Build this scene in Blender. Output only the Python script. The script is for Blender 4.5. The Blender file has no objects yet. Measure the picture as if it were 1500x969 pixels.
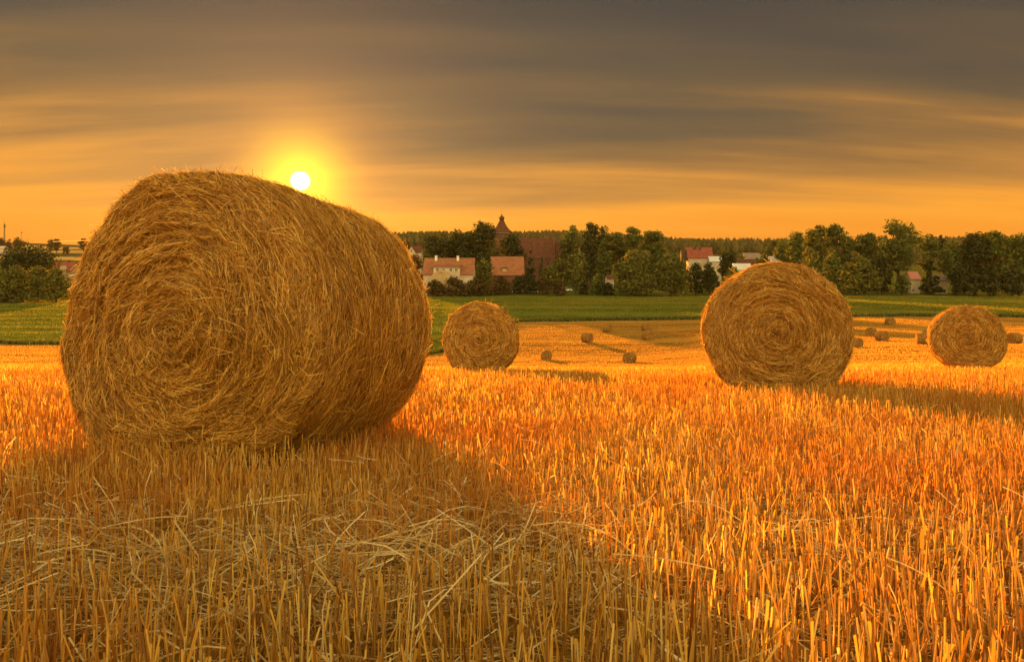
import bpy, math, random
import numpy as np
from mathutils import Vector

random.seed(7)
RNG = np.random.default_rng(7)
SC = bpy.context.scene
COL = SC.collection
PI = math.pi
EXPOSURE = 2.0

# ----------------------------------------------------------------- render / camera
SC.view_settings.view_transform = 'Standard'
SC.view_settings.look = 'None'
SC.view_settings.gamma = 1.0
SC.view_settings.exposure = EXPOSURE
SC.view_settings.use_curve_mapping = False
SC.render.engine = 'CYCLES'
SC.cycles.use_denoising = True
SC.cycles.max_bounces = 6
SC.cycles.diffuse_bounces = 3
SC.cycles.transmission_bounces = 4
SC.cycles.transparent_max_bounces = 4
SC.cycles.volume_bounces = 0
SC.cycles.sample_clamp_indirect = 4.0

F = 1000.0          # focal length in photograph pixels (1500 px wide)
HX, HY = 750.0, 390.0   # eye level in the photograph
cam = bpy.data.cameras.new('camera')
cam.sensor_width = 36.0
cam.lens = 24.0
cam.shift_y = -(484.5 - HY) / 1500.0
cam.clip_start = 0.05
cam.clip_end = 9000
camo = bpy.data.objects.new('camera', cam)
camo.rotation_euler = (PI / 2, 0, 0)
COL.objects.link(camo)
SC.camera = camo


def at(px, py, d):
    return Vector(((px - HX) / F * d, d, (HY - py) / F * d))

# ----------------------------------------------------------------- tagging helpers
def tag(o, label=None, cat=None, group=None, kind=None):
    if label: o['label'] = label
    if cat: o['category'] = cat
    if group: o['group'] = group
    if kind: o['kind'] = kind
    return o


def empty(name, loc, rz=0.0):
    o = bpy.data.objects.new(name, None)
    o.location = loc
    o.rotation_euler = (0, 0, rz)
    o.empty_display_size = 0.2
    COL.objects.link(o)
    return o


def link_mesh(name, me, mat, parent=None):
    o = bpy.data.objects.new(name, me)
    if mat: me.materials.append(mat)
    COL.objects.link(o)
    if parent: o.parent = parent
    return o


def np_mesh(name, verts, faces_list, smooth=False):
    """faces_list: list of int arrays (n, k)"""
    me = bpy.data.meshes.new(name)
    verts = np.asarray(verts, dtype=np.float32).reshape(-1, 3)
    me.vertices.add(len(verts))
    me.vertices.foreach_set('co', verts.ravel())
    loops = np.concatenate([np.asarray(f, dtype=np.int32).ravel() for f in faces_list])
    starts = []
    n = 0
    for f in faces_list:
        f = np.asarray(f)
        starts.append(n + np.arange(len(f)) * f.shape[1])
        n += f.size
    starts = np.concatenate(starts).astype(np.int32)
    me.loops.add(len(loops))
    me.loops.foreach_set('vertex_index', loops)
    me.polygons.add(len(starts))
    me.polygons.foreach_set('loop_start', starts)
    me.update(calc_edges=True)
    me.validate()
    if smooth:
        me.polygons.foreach_set('use_smooth', np.ones(len(me.polygons), dtype=bool))
    return me


class MB:
    """collects boxes and prisms into one mesh"""
    def __init__(s): s.v = []; s.f = []
    def poly(s, pts, faces):
        n = len(s.v)
        s.v += [tuple(p) for p in pts]
        s.f += [tuple(n + i for i in f) for f in faces]
        return s
    def box(s, x0, x1, y0, y1, z0, z1):
        return s.poly([(x0,y0,z0),(x1,y0,z0),(x1,y1,z0),(x0,y1,z0),(x0,y0,z1),(x1,y0,z1),(x1,y1,z1),(x0,y1,z1)],
                      [(0,3,2,1),(4,5,6,7),(0,1,5,4),(1,2,6,5),(2,3,7,6),(3,0,4,7)])
    def prism(s, ring, z0, z1, ring1=None):
        n = len(ring); ring1 = ring1 or ring
        return s.poly([(x,y,z0) for x,y in ring] + [(x,y,z1) for x,y in ring1],
                      [tuple(range(n))[::-1], tuple(range(n, 2*n))] + [(i,(i+1)%n,n+(i+1)%n,n+i) for i in range(n)])
    def lathe(s, prof, n=8, cx=0, cy=0, a0=0.0):
        m = len(s.v)
        for r, z in prof:
            for k in range(n):
                a = a0 + 2*PI*k/n
                s.v.append((cx + r*math.cos(a), cy + r*math.sin(a), z))
        for i in range(len(prof)-1):
            for k in range(n):
                s.f.append((m+i*n+k, m+i*n+(k+1)%n, m+(i+1)*n+(k+1)%n, m+(i+1)*n+k))
        s.f.append(tuple(m+k for k in range(n))[::-1])
        s.f.append(tuple(m+(len(prof)-1)*n+k for k in range(n)))
        return s
    def slab(s, a, b, c, d, t):
        """quad a,b,c,d thickened downward by t"""
        P = [Vector(p) for p in (a,b,c,d)]
        Q = [p - Vector((0,0,t)) for p in P]
        return s.poly(P+Q, [(0,1,2,3),(7,6,5,4),(0,4,5,1),(1,5,6,2),(2,6,7,3),(3,7,4,0)])
    def tube(s, p0, p1, r0, r1, n=6):
        p0 = Vector(p0); p1 = Vector(p1)
        ax = (p1-p0).normalized(); u = ax.orthogonal().normalized(); w = ax.cross(u)
        m = len(s.v)
        for p, r in ((p0, r0), (p1, r1)):
            for k in range(n):
                a = 2*PI*k/n
                s.v.append(tuple(p + (u*math.cos(a)+w*math.sin(a))*r))
        for k in range(n):
            s.f.append((m+k, m+(k+1)%n, m+n+(k+1)%n, m+n+k))
        s.f.append(tuple(m+k for k in range(n))[::-1]); s.f.append(tuple(m+n+k for k in range(n)))
        return s
    def build(s, name, mat, parent=None):
        me = bpy.data.meshes.new(name)
        me.from_pydata(s.v, [], s.f)
        me.update()
        return link_mesh(name, me, mat, parent)

# ----------------------------------------------------------------- materials
def new_mat(name):
    m = bpy.data.materials.new(name); m.use_nodes = True
    nt = m.node_tree; nt.nodes.clear()
    out = nt.nodes.new('ShaderNodeOutputMaterial')
    return m, nt, out


def ramp(nt, stops, src=None, interp='LINEAR'):
    r = nt.nodes.new('ShaderNodeValToRGB')
    cr = r.color_ramp; cr.interpolation = interp
    while len(cr.elements) < len(stops): cr.elements.new(0.5)
    for e, (p, c) in zip(cr.elements, stops):
        e.position = p; e.color = (c[0], c[1], c[2], 1)
    if src is not None: nt.links.new(src, r.inputs['Fac'])
    return r


def noise(nt, scale, detail=3, vec=None, rough=0.55):
    n = nt.nodes.new('ShaderNodeTexNoise')
    n.inputs['Scale'].default_value = scale
    n.inputs['Detail'].default_value = detail
    n.inputs['Roughness'].default_value = rough
    if vec is not None: nt.links.new(vec, n.inputs['Vector'])
    return n


def mapping(nt, src, scale=(1,1,1), rot=(0,0,0)):
    m = nt.nodes.new('ShaderNodeMapping')
    m.inputs['Scale'].default_value = scale
    m.inputs['Rotation'].default_value = rot
    nt.links.new(src, m.inputs['Vector'])
    return m.outputs['Vector']


def mixrgb(nt, fac, a, b, mode='MIX'):
    m = nt.nodes.new('ShaderNodeMix'); m.data_type = 'RGBA'; m.blend_type = mode
    for key, v in ((0, fac), (6, a), (7, b)):
        if hasattr(v, 'links') or hasattr(v, 'is_linked'): nt.links.new(v, m.inputs[key])
        elif isinstance(v, (int, float)): m.inputs[key].default_value = v
        else: m.inputs[key].default_value = (v[0], v[1], v[2], 1)
    return m.outputs[2]


def fibre_mat(name, stops, trans=0.35, patch=0.0, patch_scale=2.0, patch_col=(0.2,0.1,0.03), gloss=0.08):
    """dry straw / grass blades: diffuse + translucent, colour differs blade by blade"""
    m, nt, out = new_mat(name)
    g = nt.nodes.new('ShaderNodeNewGeometry')
    col = ramp(nt, stops, g.outputs['Random Per Island']).outputs['Color']
    if patch > 0:
        n = noise(nt, patch_scale, 3, g.outputs['Position'])
        f = ramp(nt, [(0.42,(0,0,0)),(0.62,(patch,patch,patch))], n.outputs['Fac']).outputs['Color']
        col = mixrgb(nt, f, col, patch_col)
    d = nt.nodes.new('ShaderNodeBsdfDiffuse'); nt.links.new(col, d.inputs['Color'])
    t = nt.nodes.new('ShaderNodeBsdfTranslucent'); nt.links.new(col, t.inputs['Color'])
    mx = nt.nodes.new('ShaderNodeMixShader'); mx.inputs[0].default_value = trans
    nt.links.new(d.outputs[0], mx.inputs[1]); nt.links.new(t.outputs[0], mx.inputs[2])
    sh = mx.outputs[0]
    if gloss > 0:
        gl = nt.nodes.new('ShaderNodeBsdfGlossy'); gl.inputs['Roughness'].default_value = 0.45
        gl.inputs['Color'].default_value = (0.9,0.8,0.6,1)
        m2 = nt.nodes.new('ShaderNodeMixShader'); m2.inputs[0].default_value = gloss
        nt.links.new(sh, m2.inputs[1]); nt.links.new(gl.outputs[0], m2.inputs[2]); sh = m2.outputs[0]
    nt.links.new(sh, out.inputs['Surface'])
    return m


def solid_mat(name, stops, scale=1.0, stretch=(1,1,1), rough=0.85, bump=0.0, bump_scale=8.0, bump_stretch=(1,1,1), coord='Object', spec=0.2, detail=4):
    m, nt, out = new_mat(name)
    tc = nt.nodes.new('ShaderNodeTexCoord')
    n = noise(nt, scale, detail, mapping(nt, tc.outputs[coord], stretch))
    c = ramp(nt, stops, n.outputs['Fac'])
    p = nt.nodes.new('ShaderNodeBsdfPrincipled')
    p.inputs['Roughness'].default_value = rough
    p.inputs['Specular IOR Level'].default_value = spec
    nt.links.new(c.outputs['Color'], p.inputs['Base Color'])
    if bump:
        bn = noise(nt, bump_scale, 5, mapping(nt, tc.outputs[coord], bump_stretch))
        b = nt.nodes.new('ShaderNodeBump'); b.inputs['Strength'].default_value = bump
        b.inputs['Distance'].default_value = 0.1
        nt.links.new(bn.outputs['Fac'], b.inputs['Height'])
        nt.links.new(b.outputs['Normal'], p.inputs['Normal'])
    nt.links.new(p.outputs[0], out.inputs['Surface'])
    return m


M = {}
M['bale_core'] = solid_mat('bale_core', [(0.3,(0.045,0.020,0.005)),(0.55,(0.11,0.052,0.012)),(0.75,(0.22,0.12,0.030))], 22, bump=0.6, bump_scale=45)  # darker than the strands: shade in the gaps is put into this colour
M['bale_straw'] = fibre_mat('bale_straw', [(0.0,(0.12,0.045,0.007)),(0.3,(0.40,0.19,0.025)),(0.6,(0.66,0.37,0.055)),(0.85,(0.80,0.52,0.10)),(1.0,(0.88,0.68,0.24))], 0.36, 0.34, 6.0, (0.30,0.125,0.016), gloss=0.05)
M['bale_far'] = solid_mat('bale_far', [(0.3,(0.09,0.045,0.012)),(0.5,(0.22,0.12,0.03)),(0.75,(0.40,0.24,0.07))], 9, bump=0.8, bump_scale=14)  # darkened overall: shade on the camera-facing fronts is put into the colour
M['stubble'] = fibre_mat('stubble', [(0.0,(0.24,0.09,0.012)),(0.3,(0.54,0.28,0.034)),(0.65,(0.72,0.42,0.060)),(0.9,(0.82,0.57,0.12)),(1.0,(0.80,0.66,0.30))], 0.52, 0.8, 0.9, (0.56,0.21,0.018), 0.03)
M['stubble_far'] = fibre_mat('stubble_far', [(0.0,(0.52,0.28,0.045)),(1.0,(0.70,0.42,0.085))], 0.42, 0.5, 0.08, (0.46,0.21,0.03), 0.0)
M['loose'] = fibre_mat('loose_straw', [(0.0,(0.30,0.17,0.05)),(0.35,(0.55,0.37,0.12)),(0.75,(0.76,0.60,0.28)),(1.0,(0.86,0.76,0.48))], 0.35)
M['meadow_blade'] = fibre_mat('meadow_blade', [(0.0,(0.11,0.14,0.018)),(0.5,(0.17,0.20,0.026)),(1.0,(0.28,0.27,0.045))], 0.45, 0.8, 0.05, (0.32,0.25,0.045), 0.0)
M['margin_blade'] = fibre_mat('margin_blade', [(0.0,(0.03,0.05,0.010)),(0.6,(0.07,0.10,0.018)),(1.0,(0.20,0.18,0.05))], 0.4, gloss=0.03)
M['weed'] = fibre_mat('weed', [(0.0,(0.10,0.18,0.03)),(1.0,(0.25,0.32,0.06))], 0.4)


def leaf_mat(name, a, b, c, trans=0.4):
    return fibre_mat(name, [(0.0,a),(0.55,b),(1.0,c)], trans, gloss=0.02)

M['leaf_dark'] = leaf_mat('leaf_dark', (0.0191, 0.0298, 0.0071), (0.0366, 0.0506, 0.0114), (0.0654, 0.0769, 0.0175))
M['leaf_mid'] = leaf_mat('leaf_mid', (0.0462, 0.0724, 0.0145), (0.0941, 0.1229, 0.0245), (0.1735, 0.1882, 0.0406))
M['leaf_olive'] = leaf_mat('leaf_olive', (0.0591, 0.071, 0.0141), (0.1182, 0.1302, 0.0236), (0.2366, 0.2129, 0.0414))
M['leaf_brown'] = leaf_mat('leaf_brown', (0.049, 0.0353, 0.0098), (0.0833, 0.0608, 0.0157), (0.1372, 0.098, 0.0255))
M['bark'] = solid_mat('bark', [(0.3,(0.035,0.025,0.016)),(0.7,(0.11,0.08,0.05))], 4, (3,3,0.6), bump=0.5, bump_scale=6)
M['wall_white'] = solid_mat('wall_white', [(0.3,(0.40,0.33,0.26)),(0.7,(0.54,0.46,0.37))], 0.5)
M['wall_cream'] = solid_mat('wall_cream', [(0.3,(0.38,0.29,0.18)),(0.7,(0.50,0.40,0.26))], 0.5)
M['wall_tan'] = solid_mat('wall_tan', [(0.3,(0.36,0.25,0.14)),(0.7,(0.46,0.34,0.20))], 0.5)
M['wall_brick'] = solid_mat('wall_brick', [(0.3,(0.11,0.050,0.032)),(0.7,(0.21,0.095,0.06))], 1.2, bump=0.3)
M['wall_wood'] = solid_mat('wall_wood', [(0.3,(0.05,0.03,0.02)),(0.7,(0.10,0.06,0.035))], 1.2, (4,4,0.5))
M['wall_stone'] = solid_mat('wall_stone', [(0.3,(0.22,0.18,0.14)),(0.7,(0.35,0.29,0.22))], 1.2, bump=0.3)


def tile_mat(name, a, b):
    m, nt, out = new_mat(name)
    tc = nt.nodes.new('ShaderNodeTexCoord')
    n = noise(nt, 0.7, 4, tc.outputs['Object'])
    c = ramp(nt, [(0.3, a), (0.7, b)], n.outputs['Fac'])
    w = nt.nodes.new('ShaderNodeTexWave'); w.bands_direction = 'X'; w.inputs['Scale'].default_value = 1.2
    w.inputs['Distortion'].default_value = 0.5
    nt.links.new(tc.outputs['Object'], w.inputs['Vector'])
    b_ = nt.nodes.new('ShaderNodeBump'); b_.inputs['Strength'].default_value = 0.4; b_.inputs['Distance'].default_value = 0.08
    nt.links.new(w.outputs['Fac'], b_.inputs['Height'])
    p = nt.nodes.new('ShaderNodeBsdfPrincipled'); p.inputs['Roughness'].default_value = 0.8
    p.inputs['Specular IOR Level'].default_value = 0.2
    nt.links.new(c.outputs['Color'], p.inputs['Base Color']); nt.links.new(b_.outputs['Normal'], p.inputs['Normal'])
    nt.links.new(p.outputs[0], out.inputs['Surface'])
    return m

M['roof_orange'] = tile_mat('roof_orange', (0.20,0.080,0.042),(0.31,0.135,0.072))
M['roof_red'] = tile_mat('roof_red', (0.19,0.052,0.036),(0.29,0.085,0.056))
M['roof_dark'] = tile_mat('roof_dark', (0.075,0.030,0.020),(0.14,0.055,0.033))
M['roof_grey'] = tile_mat('roof_grey', (0.17,0.13,0.11),(0.26,0.20,0.17))
M['roof_pale'] = tile_mat('roof_pale', (0.50,0.40,0.36),(0.62,0.50,0.44))
M['roof_pink'] = tile_mat('roof_pink', (0.48,0.20,0.18),(0.60,0.28,0.24))
M['roof_metal'] = solid_mat('roof_metal', [(0.3,(0.45,0.48,0.52)),(0.7,(0.58,0.60,0.64))], 0.6, rough=0.4, spec=0.5)
M['trim_white'] = solid_mat('trim_white', [(0.3,(0.66,0.62,0.55)),(0.7,(0.78,0.74,0.68))], 1)
M['pane'] = solid_mat('pane', [(0.3,(0.02,0.02,0.022)),(0.7,(0.05,0.045,0.04))], 0.8, rough=0.12, spec=0.5)
M['door'] = solid_mat('door', [(0.3,(0.09,0.05,0.03)),(0.7,(0.15,0.09,0.05))], 1)
M['steel'] = solid_mat('steel', [(0.3,(0.10,0.09,0.085)),(0.7,(0.18,0.165,0.15))], 2, rough=0.6)
M['car_white'] = solid_mat('car_white', [(0.3,(0.72,0.72,0.72)),(0.7,(0.80,0.80,0.80))], 0.6, rough=0.25, spec=0.5)
M['tyre'] = solid_mat('tyre', [(0.3,(0.02,0.02,0.02)),(0.7,(0.035,0.035,0.035))], 3)
M['wood_plank'] = solid_mat('wood_plank', [(0.3,(0.22,0.15,0.09)),(0.7,(0.34,0.24,0.15))], 2, (1,1,6))

# ----------------------------------------------------------------- terrain
TD = np.array([0.5, 18, 28, 40, 60, 80, 95, 115, 135, 150, 180, 250, 300, 350, 450, 700, 1000, 1400, 1700, 3500], float)
TP = np.array([-700, 0, 300, 620, 780, 950, 1250, 1500, 2200], float)
left = [.70,2.66,4.1,5.9,8.4,10.0,11.0,11.6,11.9,12,12,12.6,10.0,5.5,1.0,-13,-30,-38,-38,-38]
cent = [.70,2.66,4.2,6.3,9.2,11.8,13.1,12.9,12.3,11.7,11.0,11.0,10.0,8.5,4.5,-3,-20,-47,-50,-40]
righ = [.70,2.66,4.15,5.7,7.5,8.9,9.8,10.4,10.2,10.4,10.8,11.0,10.0,8.5,4.5,-3,-20,-46,-48,-40]
mid6 = list(cent); mid6[15:19] = [-6,-30,-57,-58]
l3 = [a*.7+b*.3 for a, b in zip(left, mid6)]
TT = np.array([left, left, l3, mid6, mid6, cent, righ, righ, righ])
_ld = np.linspace(math.log(0.5), math.log(3500), 420)
_uu = np.linspace(TP[0], TP[-1], 240)
_tab = np.stack([np.interp(_ld, np.log(TD), row) for row in TT])
_tab = np.stack([np.interp(_uu, TP, _tab[:, k]) for k in range(len(_ld))], 1)


def _blur(a, n, axis):
    k = np.hanning(2*n+3)[1:-1]; k /= k.sum()
    pad = [(0,0),(0,0)]; pad[axis] = (n, n)
    a = np.pad(a, pad, mode='edge')
    return np.apply_along_axis(lambda r: np.convolve(r, k, 'valid'), axis, a)
_tab = _blur(_blur(_tab, 9, 1), 7, 0)


def ground(x, y):
    x = np.asarray(x, float); y = np.asarray(y, float)
    r = np.hypot(x, y)
    d = np.maximum(np.maximum(y, 0.35*r), 0.5)
    u = HX + F*np.clip(x/np.maximum(d, 1e-6), -1.4, 1.4)
    fi = np.clip((np.log(d)-_ld[0])/(_ld[1]-_ld[0]), 0, len(_ld)-1.001)
    fj = np.clip((u-_uu[0])/(_uu[1]-_uu[0]), 0, len(_uu)-1.001)
    i = fi.astype(int); j = fj.astype(int); a = fi-i; b = fj-j
    t = (_tab[j,i]*(1-a)*(1-b)+_tab[j,i+1]*a*(1-b)+_tab[j+1,i]*(1-a)*b+_tab[j+1,i+1]*a*b)
    plane = 0.65+0.105*np.maximum(y, -25)+0.0046*np.clip(y-9, 0, 30)**2
    w = np.clip((d-16)/12, 0, 1); w = w*w*(3-2*w)
    z = -(plane*(1-w)+t*w)
    amp = np.clip(d/60, 0.12, 1.0)
    z = z + amp*(0.05*np.sin(x*0.9+1.3)*np.sin(y*0.7+.4)+0.04*np.sin(x*0.37-y*0.21))*np.clip((d-1)/6, 0, 1)
    far = np.clip((d-450)/500, 0, 1)
    z = z + far*(5*np.sin(x*0.006+1)+3*np.sin(x*0.017+y*0.004))
    return z


def gz(x, y): return float(ground(np.array([x]), np.array([y]))[0])


def hit(px, py, dmin):
    """depth at which the ground seen in column px reaches image row py"""
    d = np.linspace(dmin, 420, 4000)
    yy = HY - F*ground((px-HX)/F*d, d)/d
    k = np.nonzero(yy <= py)[0]
    return float(d[k[0]])

BX = np.array([-700, 0, 620, 650, 760, 950, 1250, 1500, 2200], float)
BD = np.array([97, 97, 99, 103, 146, 149, 141, 138, 138], float)


def bound(u): return np.interp(HX+F*u, BX, BD)

phi = np.concatenate([np.linspace(-PI, -1.0, 40, endpoint=False), np.linspace(-1.0, 1.0, 240, endpoint=False), np.linspace(1.0, PI, 41)])
cphi = np.maximum(np.cos(phi), 0.35)
uphi = np.clip(np.sin(phi)/cphi, -1.4, 1.4)
rb = bound(uphi)/cphi
rm = np.full_like(phi, 246.0)/cphi
rv = np.full_like(phi, 560.0)/cphi
rf = np.full_like(phi, 3600.0)/np.maximum(cphi, 0.6)


def sheet(name, r0, r1, n, mat, geo=True, r_in=None):
    t = np.linspace(0, 1, n)[:, None]
    R = r0*(r1/r0)**t if geo else r0+(r1-r0)*t
    X = R*np.sin(phi); Y = R*np.cos(phi)
    Z = ground(X, Y)
    V = np.stack([X, Y, Z], -1)
    m = len(phi)
    a = np.arange(n-1)[:, None]*m+np.arange(m-1)
    f = np.stack([a, a+1, a+m+1, a+m], -1).reshape(-1, 4)[:, ::-1]
    me = np_mesh(name, V, [f], True)
    o = link_mesh(name, me, mat)
    tag(o, kind='structure')
    return o


def ground_mat(name, stops, scale, stretch, rowscale=0.0, rowamp=0.3, bump=0.5, bscale=3.0, patches=None):
    m, nt, out = new_mat(name)
    g = nt.nodes.new('ShaderNodeNewGeometry'); P = g.outputs['Position']
    n = noise(nt, scale, 6, mapping(nt, P, stretch), 0.65)
    c = ramp(nt, stops, n.outputs['Fac']).outputs['Color']
    if rowscale:
        n2 = noise(nt, rowscale, 3, mapping(nt, P, (0.05, 1, 0.0), (0, 0, 0.06)))
        f = ramp(nt, [(0.40, (1-rowamp,)*3), (0.60, (1.0+0.15*rowamp,)*3)], n2.outputs['Fac']).outputs['Color']
        c = mixrgb(nt, 1.0, c, f, 'MULTIPLY')
    if patches:
        n3 = noise(nt, patches[0], 3, mapping(nt, P, patches[1]))
        f = ramp(nt, [(patches[2]-.03, (0,0,0)), (patches[2]+.03, (1,1,1))], n3.outputs['Fac']).outputs['Color']
        sp = nt.nodes.new('ShaderNodeSeparateXYZ'); nt.links.new(P, sp.inputs[0])
        lm = nt.nodes.new('ShaderNodeMath'); lm.operation = 'MULTIPLY_ADD'; nt.links.new(sp.outputs[1], lm.inputs[0]); lm.inputs[1].default_value = 0.55; nt.links.new(sp.outputs[0], lm.inputs[2])
        lr = nt.nodes.new('ShaderNodeMapRange'); nt.links.new(lm.outputs[0], lr.inputs[0]); lr.inputs[1].default_value = 20; lr.inputs[2].default_value = -20
        fm = nt.nodes.new('ShaderNodeMath'); fm.operation = 'MULTIPLY'; nt.links.new(f, fm.inputs[0]); nt.links.new(lr.outputs[0], fm.inputs[1])
        c = mixrgb(nt, fm.outputs[0], c, patches[3])
    p = nt.nodes.new('ShaderNodeBsdfPrincipled'); p.inputs['Roughness'].default_value = 1.0
    p.inputs['Specular IOR Level'].default_value = 0.0
    nt.links.new(c, p.inputs['Base Color'])
    bn = noise(nt, bscale, 6, mapping(nt, P, (0.35, 1, 1)))
    b = nt.nodes.new('ShaderNodeBump'); b.inputs['Strength'].default_value = bump; b.inputs['Distance'].default_value = 0.25
    nt.links.new(bn.outputs['Fac'], b.inputs['Height']); nt.links.new(b.outputs['Normal'], p.inputs['Normal'])
    nt.links.new(p.outputs[0], out.inputs['Surface'])
    return m

M['g_field'] = ground_mat('g_field', [(0.3,(0.24,0.12,0.022)),(0.5,(0.38,0.21,0.04)),(0.72,(0.54,0.32,0.075))], 6.0, (0.5,1,1), 0.28, 0.45, 0.5, 8.0)
M['g_meadow'] = ground_mat('g_meadow', [(0.3,(0.07,0.10,0.014)),(0.5,(0.12,0.15,0.022)),(0.75,(0.24,0.23,0.04))], 0.8, (0.4,1,1), 0.10, 0.4, 0.6, 1.5)
M['g_village'] = ground_mat('g_village', [(0.3,(0.04,0.055,0.012)),(0.5,(0.075,0.09,0.016)),(0.75,(0.14,0.13,0.03))], 0.12, (0.5,1,1), 0.0, 0.3, 0.5, 0.6)
M['g_hill'] = ground_mat('g_hill', [(0.3,(0.045,0.05,0.016)),(0.55,(0.08,0.075,0.022)),(0.75,(0.14,0.11,0.035))], 0.006, (0.45,1.6,1), 0.0, 0.3, 0.2, 0.05,
                         (0.004, (0.3,1.6,1), 0.52, (0.42,0.30,0.11)))
sheet('stubble_field', np.full_like(phi, 0.25), rb, 240, M['g_field'])
sheet('meadow', rb, rm, 40, M['g_meadow'])
sheet('village_green', rm, rv, 40, M['g_village'])
sheet('hills', rv, rf, 70, M['g_hill'])
cap = [(0, 0, gz(0, 0))]

# ----------------------------------------------------------------- blades
def ribbons(P, side, w):
    """P (N,K,3) centre lines, side (N,3) or (N,K,3), w (N,) or (N,K) half widths"""
    N, K, _ = P.shape
    if side.ndim == 2: side = side[:, None, :]
    if w.ndim == 1: w = np.repeat(w[:, None], K, 1)
    off = side*w[..., None]
    V = np.stack([P-off, P+off], 2).reshape(-1, 3)
    b = (np.arange(N)*K*2)[:, None]+np.arange(K-1)*2
    f = np.stack([b, b+1, b+3, b+2], -1).reshape(-1, 4)
    return V, f


def prisms(P0, P1, r):
    N = len(P0)
    a0 = RNG.uniform(0, 2*PI, N)
    V = np.zeros((N, 6, 3))
    for k in range(3):
        a = a0+2*PI*k/3
        o = np.stack([np.cos(a), np.sin(a), np.zeros(N)], -1)*r[:, None]
        V[:, k] = P0+o; V[:, 3+k] = P1+o*0.9
    b = (np.arange(N)*6)[:, None]
    q = np.concatenate([b+np.array([[0,1,4,3]]), b+np.array([[1,2,5,4]]), b+np.array([[2,0,3,5]])])
    t = b+np.array([[3,4,5]])
    return V.reshape(-1, 3), q, t


class Acc:
    def __init__(s): s.v = []; s.f = {}; s.n = 0
    def add(s, V, *faces):
        for f in faces: s.f.setdefault(f.shape[1], []).append(f+s.n)
        s.v.append(V); s.n += len(V)
    def mesh(s, name):
        return np_mesh(name, np.concatenate(s.v), [np.concatenate(v) for v in s.f.values()])


def unit(v): return v/np.maximum(np.linalg.norm(v, axis=-1, keepdims=True), 1e-9)

# ----------------------------------------------------------------- bales
FOOT = []   # footprints where no stubble stands


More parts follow.
